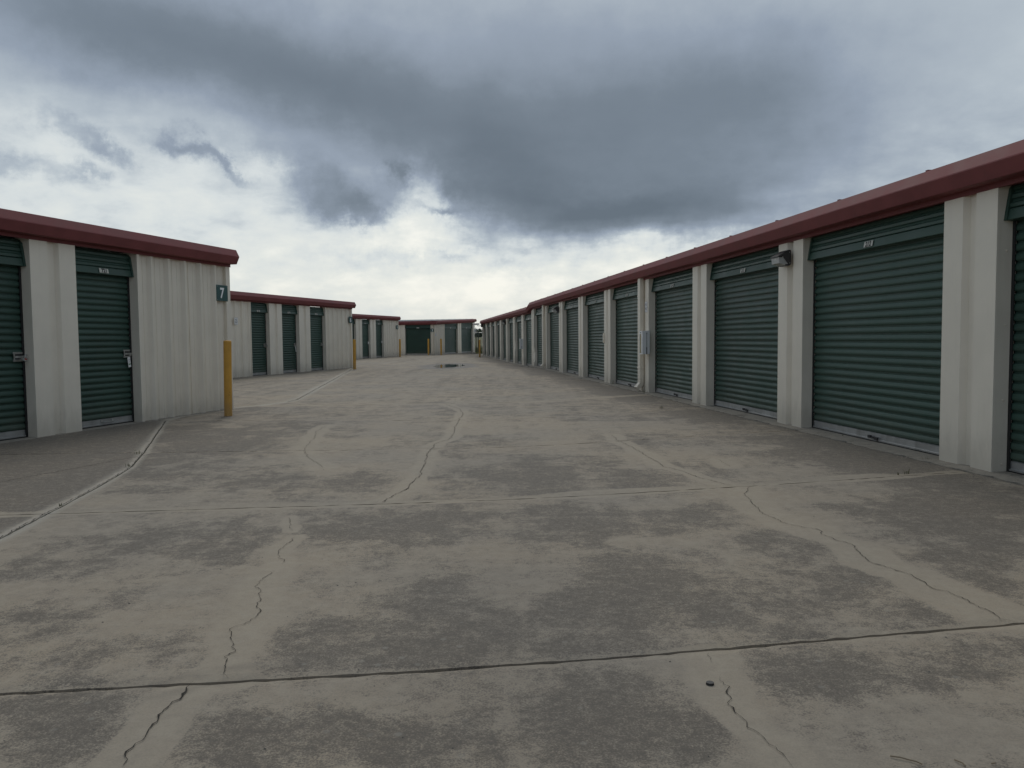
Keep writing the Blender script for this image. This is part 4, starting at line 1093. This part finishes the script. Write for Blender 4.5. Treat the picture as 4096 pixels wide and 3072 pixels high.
def hang_tag(frame, s, o, z, w_, h, tilt, label, band=True):
    mb = MB(); mb.prism([(-w_ / 2, -h), (w_ / 2, -h), (w_ / 2, -0.012), (w_ / 2 - 0.008, 0), (-w_ / 2 + 0.008, 0), (-w_ / 2, -0.012)], -0.001, 0.001, 'y')
    if band:
        mb.add([(-w_ * .4, -0.0022, -h * .76), (w_ * .4, -0.0022, -h * .76), (w_ * .4, -0.0022, -h * .66), (-w_ * .4, -0.0022, -h * .66)], [(0, 1, 2, 3)], 1)
        for z_, ww in ((-.10, .12), (-.29, .34), (-.42, .12), (-.51, .3)):
            mb.add([(-w_ * ww, -0.0022, h * (z_ - .012)), (w_ * ww, -0.0022, h * (z_ - .012)), (w_ * ww, -0.0022, h * (z_ + .012)), (-w_ * ww, -0.0022, h * (z_ + .012))], [(0, 1, 2, 3)], 2)
    o_ = mb.obj('hang_tag', [M_white, M_tagg, M_ink], None, frame.world(s, o, z), frame.rotz); o_.rotation_euler = (0, R(tilt), frame.rotz)
    return tag(o_, label, 'tag', 'paper tags hanging on door latches')
hang_tag(F7, 8.795, -0.105, 0.862, 0.048, 0.135, -7, 'white paper tag with a green band hanging on door 721')
hang_tag(F6, 23.53, -0.10, 0.86, 0.03, 0.19, -12, 'thin white strip hanging from the latch of door 620', False)
hang_tag(F5, 42.03, -0.10, 0.93, 0.10, 0.14, 12, 'white tag on the left one of the two doors of block 5', False)
hang_tag(F5, 43.88, -0.10, 0.95, 0.10, 0.10, -20, 'white tag on the right door of block 5, beside its ribbed panel', False)

# ------------------------------------------------------------------ gate at the far gap, field and trees beyond
gate = link('chain_link_gate', None, None, (-2.80, 61.55, 0.0), 0.0); gate.empty_display_size = 0.3
tag(gate, 'dark chain link gate closing the gap beside the end block', 'gate')
for x in (0.06, 0.22, 4.6):
    mb = MB(); mb.cyl((x, 0, 0), (x, 0, 1.62 if x > 0.1 else 1.78), 0.045, 0.045, 10); mb.obj('post', M_fence, gate)
mb = MB(); mb.cyl((0.0, -0.02, 1.50), (4.6, -0.02, 1.47), 0.022, 0.022, 8); mb.obj('top_rail', M_steel, gate)
mb = MB(); mb.cyl((0.2, 0, 0.09), (4.6, 0, 0.09), 0.02, 0.02, 8); mb.obj('bottom_rail', M_fence, gate)
mb = MB(); q = 0.11; t = 0.006
for i in range(-14, 42):
    for sg in (1, -1):
        xa, xb = 0.2 + i * q, 0.2 + i * q + sg * 1.36
        za, zb = 0.09, 1.45
        if xa < 0.2 or xb < 0.2 or xa > 4.6 or xb > 4.6:
            lo, hi = 0.0, 1.0
            for lim, up in ((0.2, False), (4.6, True)):
                tt = (lim - xa) / (xb - xa)
                if (xa < 0.2 and not up) or (xa > 4.6 and up): lo = max(lo, tt)
                if (xb < 0.2 and not up) or (xb > 4.6 and up): hi = min(hi, tt)
            if hi <= lo: continue
            xa, xb, za, zb = xa + (xb - xa) * lo, xa + (xb - xa) * hi, za + (zb - za) * lo, za + (zb - za) * hi
        y = 0.003 * sg
        mb.add([(xa - t, y, za), (xa + t, y, za), (xb + t, y, zb), (xb - t, y, zb), (xa, y + 0.005, za), (xb, y + 0.005, zb)], [(0, 1, 2, 3), (0, 4, 5, 3), (1, 4, 5, 2)])
cl = mb.obj('chain_link', M_fence, gate); cl['kind'] = 'stuff'

mb = MB()
for i in range(5200):                                              # rough grass outside the gate
    x = random.uniform(-12, 10); y = 63.2 + 26 * random.random() ** 1.6; h = random.uniform(0.2, 0.62); a = random.random() * 6.28; b_ = random.uniform(-.2, .2)
    z = -0.21 + 1.62 * (lambda t: t * t * (3 - 2 * t))(min(max((y - 62) / 190, 0), 1))
    dx, dy = 0.03 * math.cos(a), 0.03 * math.sin(a)
    mb.add([(x - dx, y - dy, z), (x + dx, y + dy, z), (x + b_ * h, y + b_ * h * .6, z + h)], [(0, 1, 2)])
g_ = mb.obj('grass', M_grassb); g_['kind'] = 'stuff'; g_['label'] = 'rough dry grass in the field beyond the gate'

def tree_mesh(seed, h):
    r_ = random.Random(seed); mb = MB()
    crown_z = -h * 0.08
    for i in range(520):
        while True:
            x, y, z = r_.uniform(-1, 1), r_.uniform(-1, 1), r_.uniform(-1, 1)
            if x * x + y * y + z * z < 1: break
        k = 1 + 0.25 * math.sin(3 * math.atan2(y, x) + seed) + 0.2 * math.sin(5 * z + seed)
        c = Vector((x * h * 0.42 * k, y * h * 0.42 * k, crown_z + (z * 0.5 + 0.5) * h * 0.72 * (0.92 + 0.12 * k)))
        s_ = h * r_.uniform(0.03, 0.07)
        u = Vector((r_.gauss(0, 1), r_.gauss(0, 1), r_.gauss(0, 1))).normalized(); v = u.orthogonal().normalized()
        mb.add([c - u * s_ - v * s_ * .6, c + u * s_ - v * s_ * .5, c + u * s_ * .8 + v * s_ * .7, c - u * s_ * .7 + v * s_ * .6], [(0, 1, 2, 3)])
    return mb
def ground_z(y): t = min(max((y - 62) / 190.0, 0), 1); return -0.20 + 1.62 * t * t * (3 - 2 * t)
mb_all = MB()                                                     # the far wood as one mass behind the single trees
for i in range(70):
    x = -190 + i * 5.6 + random.uniform(-2, 2)
    t_ = tree_mesh(100 + i % 7, random.uniform(3.4, 5.4)); off = Vector((x, 285 + random.uniform(-14, 14), 1.4))
    mb_all.add([tuple(Vector(p) + off) for p in t_.v], t_.f)
o_ = mb_all.obj('far_wood', M_leaf); o_['kind'] = 'stuff'; o_['label'] = 'dark line of trees far beyond the field'
for i, (x, y, h, lab) in enumerate(((-12.6, 262, 4.3, 'rounded dark tree beyond the field, tallest next to the end block'), (-10.4, 258, 3.5, 'lower dark tree in the middle of the gap beyond the gate'), (-8.2, 264, 3.7, 'dark tree beyond the field under the antenna'))):
    root = link('tree', None, None, (x, y, ground_z(y))); root.empty_display_size = 1
    t_ = tree_mesh(40 + i, h); t_.obj('crown', M_leaf, root)
    mb = MB(); mb.cyl((0, 0, -0.2), (0.05, 0, h * 0.35), 0.16, 0.11, 8); mb.cyl((0.05, 0, h * .34), (0.3, 0.1, h * .7), 0.1, 0.04, 6); mb.cyl((0.05, 0, h * .34), (-0.35, 0.0, h * .65), 0.09, 0.04, 6); mb.obj('trunk', M_bark, root)
    tag(root, lab, 'tree', 'trees seen through the gap beyond the gate')

# ------------------------------------------------------------------ weeds in the joints, bits on the concrete
wl = ['tuft of weed in the joint at the nearest right-hand pier', 'smaller weed in the same joint, just left of the tuft', 'single dry stalk at the foot of door 212',
      'weed patch on the joint left of door 214', 'low weed in the joint before door 214', 'weeds behind the foot of the downspout', 'dry stalk leaning on the pier left of door 215',
      'grassy weed in the curved left joint near block 7', 'weed in the curved left joint below the grassy one', 'dark clump in the curved left joint nearest the camera', 'wispy weed at the left corner of door 212']
ws = [0.06, 0.03, 0.06, 0.08, 0.04, 0.09, 0.15, 0.06, 0.045, 0.03, 0.03]
for i, (x, y) in enumerate(WEEDS):
    mb = MB(); h = ws[i]
    for k in range(9 if i not in (2, 6) else 4):
        a = random.random() * 6.28; l = h * random.uniform(0.45, 1.1); b_ = random.uniform(0.2, 0.9)
        bx, by = random.gauss(0, h * 0.25), random.gauss(0, h * 0.15); d_ = Vector((math.cos(a), math.sin(a), 0)); sd = Vector((-d_.y, d_.x, 0)) * (0.0015 + h * 0.012)
        p0 = Vector((bx, by, 0)); p1 = p0 + d_ * l * b_ * 0.35 + Vector((0, 0, l * 0.6)); p2 = p0 + d_ * l * b_ + Vector((0, 0, l * (0.95 - 0.3 * b_)))
        mb.add([p0 - sd, p0 + sd, p1 + sd * .8, p1 - sd * .8, p2], [(0, 1, 2, 3), (3, 2, 4)])
    o_ = mb.obj('weed', M_weed, None, (x, y, float(zfun(x, y)) + 0.001)); tag(o_, wl[i], 'weed', 'weeds growing in the joints')

mb = MB(); n = 20
mb.cyl((0, 0, 0.0005), (0, 0, 0.007), 0.0125, 0.0115, 20)
tag(mb.obj('disc', M_black, None, (0.595, 2.37, 0.0)), 'small black round disc lying on the near concrete', 'disc')
tl = ['longest pale twig at the lower right edge of the concrete', 'short twig right of the longest one', 'small twig chip nearest the right corner']
for tw, lb in zip(TWIGS, tl):
    mb = MB(); mb.tube([(p[0] - tw[0][0], p[1] - tw[0][1], 0.004 + 0.002 * (i % 2)) for i, p in enumerate(tw)], 0.0018, 5)
    tag(mb.obj('twig', M_twig, None, (tw[0][0], tw[0][1], 0)), lb, 'twig', 'twigs on the near concrete')
EDGE = []
for _ in range(420):                                              # crumbs gather along the foot of the right-hand row
    s_ = 3.5 + 22 * random.random() ** 1.4; q_ = FR.world(s_, 0.16 + abs(random.gauss(0, 0.09))); EDGE.append((q_.x, q_.y))
mb = MB()
for (x, y) in BITS + [(random.uniform(-2.3, 3.2), 1.9 + 9 * random.random() ** 1.5) for _ in range(90)] + EDGE:
    r_ = random.uniform(0.0018, 0.0048); k = random.randint(5, 7); z = float(zfun(x, y))
    if x > right_edge(y) - 0.005 or x < -5: continue
    vs = [(x + r_ * random.uniform(.7, 1.4) * math.cos(2 * math.pi * i / k), y + r_ * random.uniform(.7, 1.2) * math.sin(2 * math.pi * i / k), z) for i in range(k)]
    mb.add(vs + [(x, y, z + r_ * 0.8)], [(i, (i + 1) % k, k) for i in range(k)])
o_ = mb.obj('grit', M_pebble); o_['kind'] = 'stuff'; o_['label'] = 'scattered grit and leaf crumbs on the concrete'
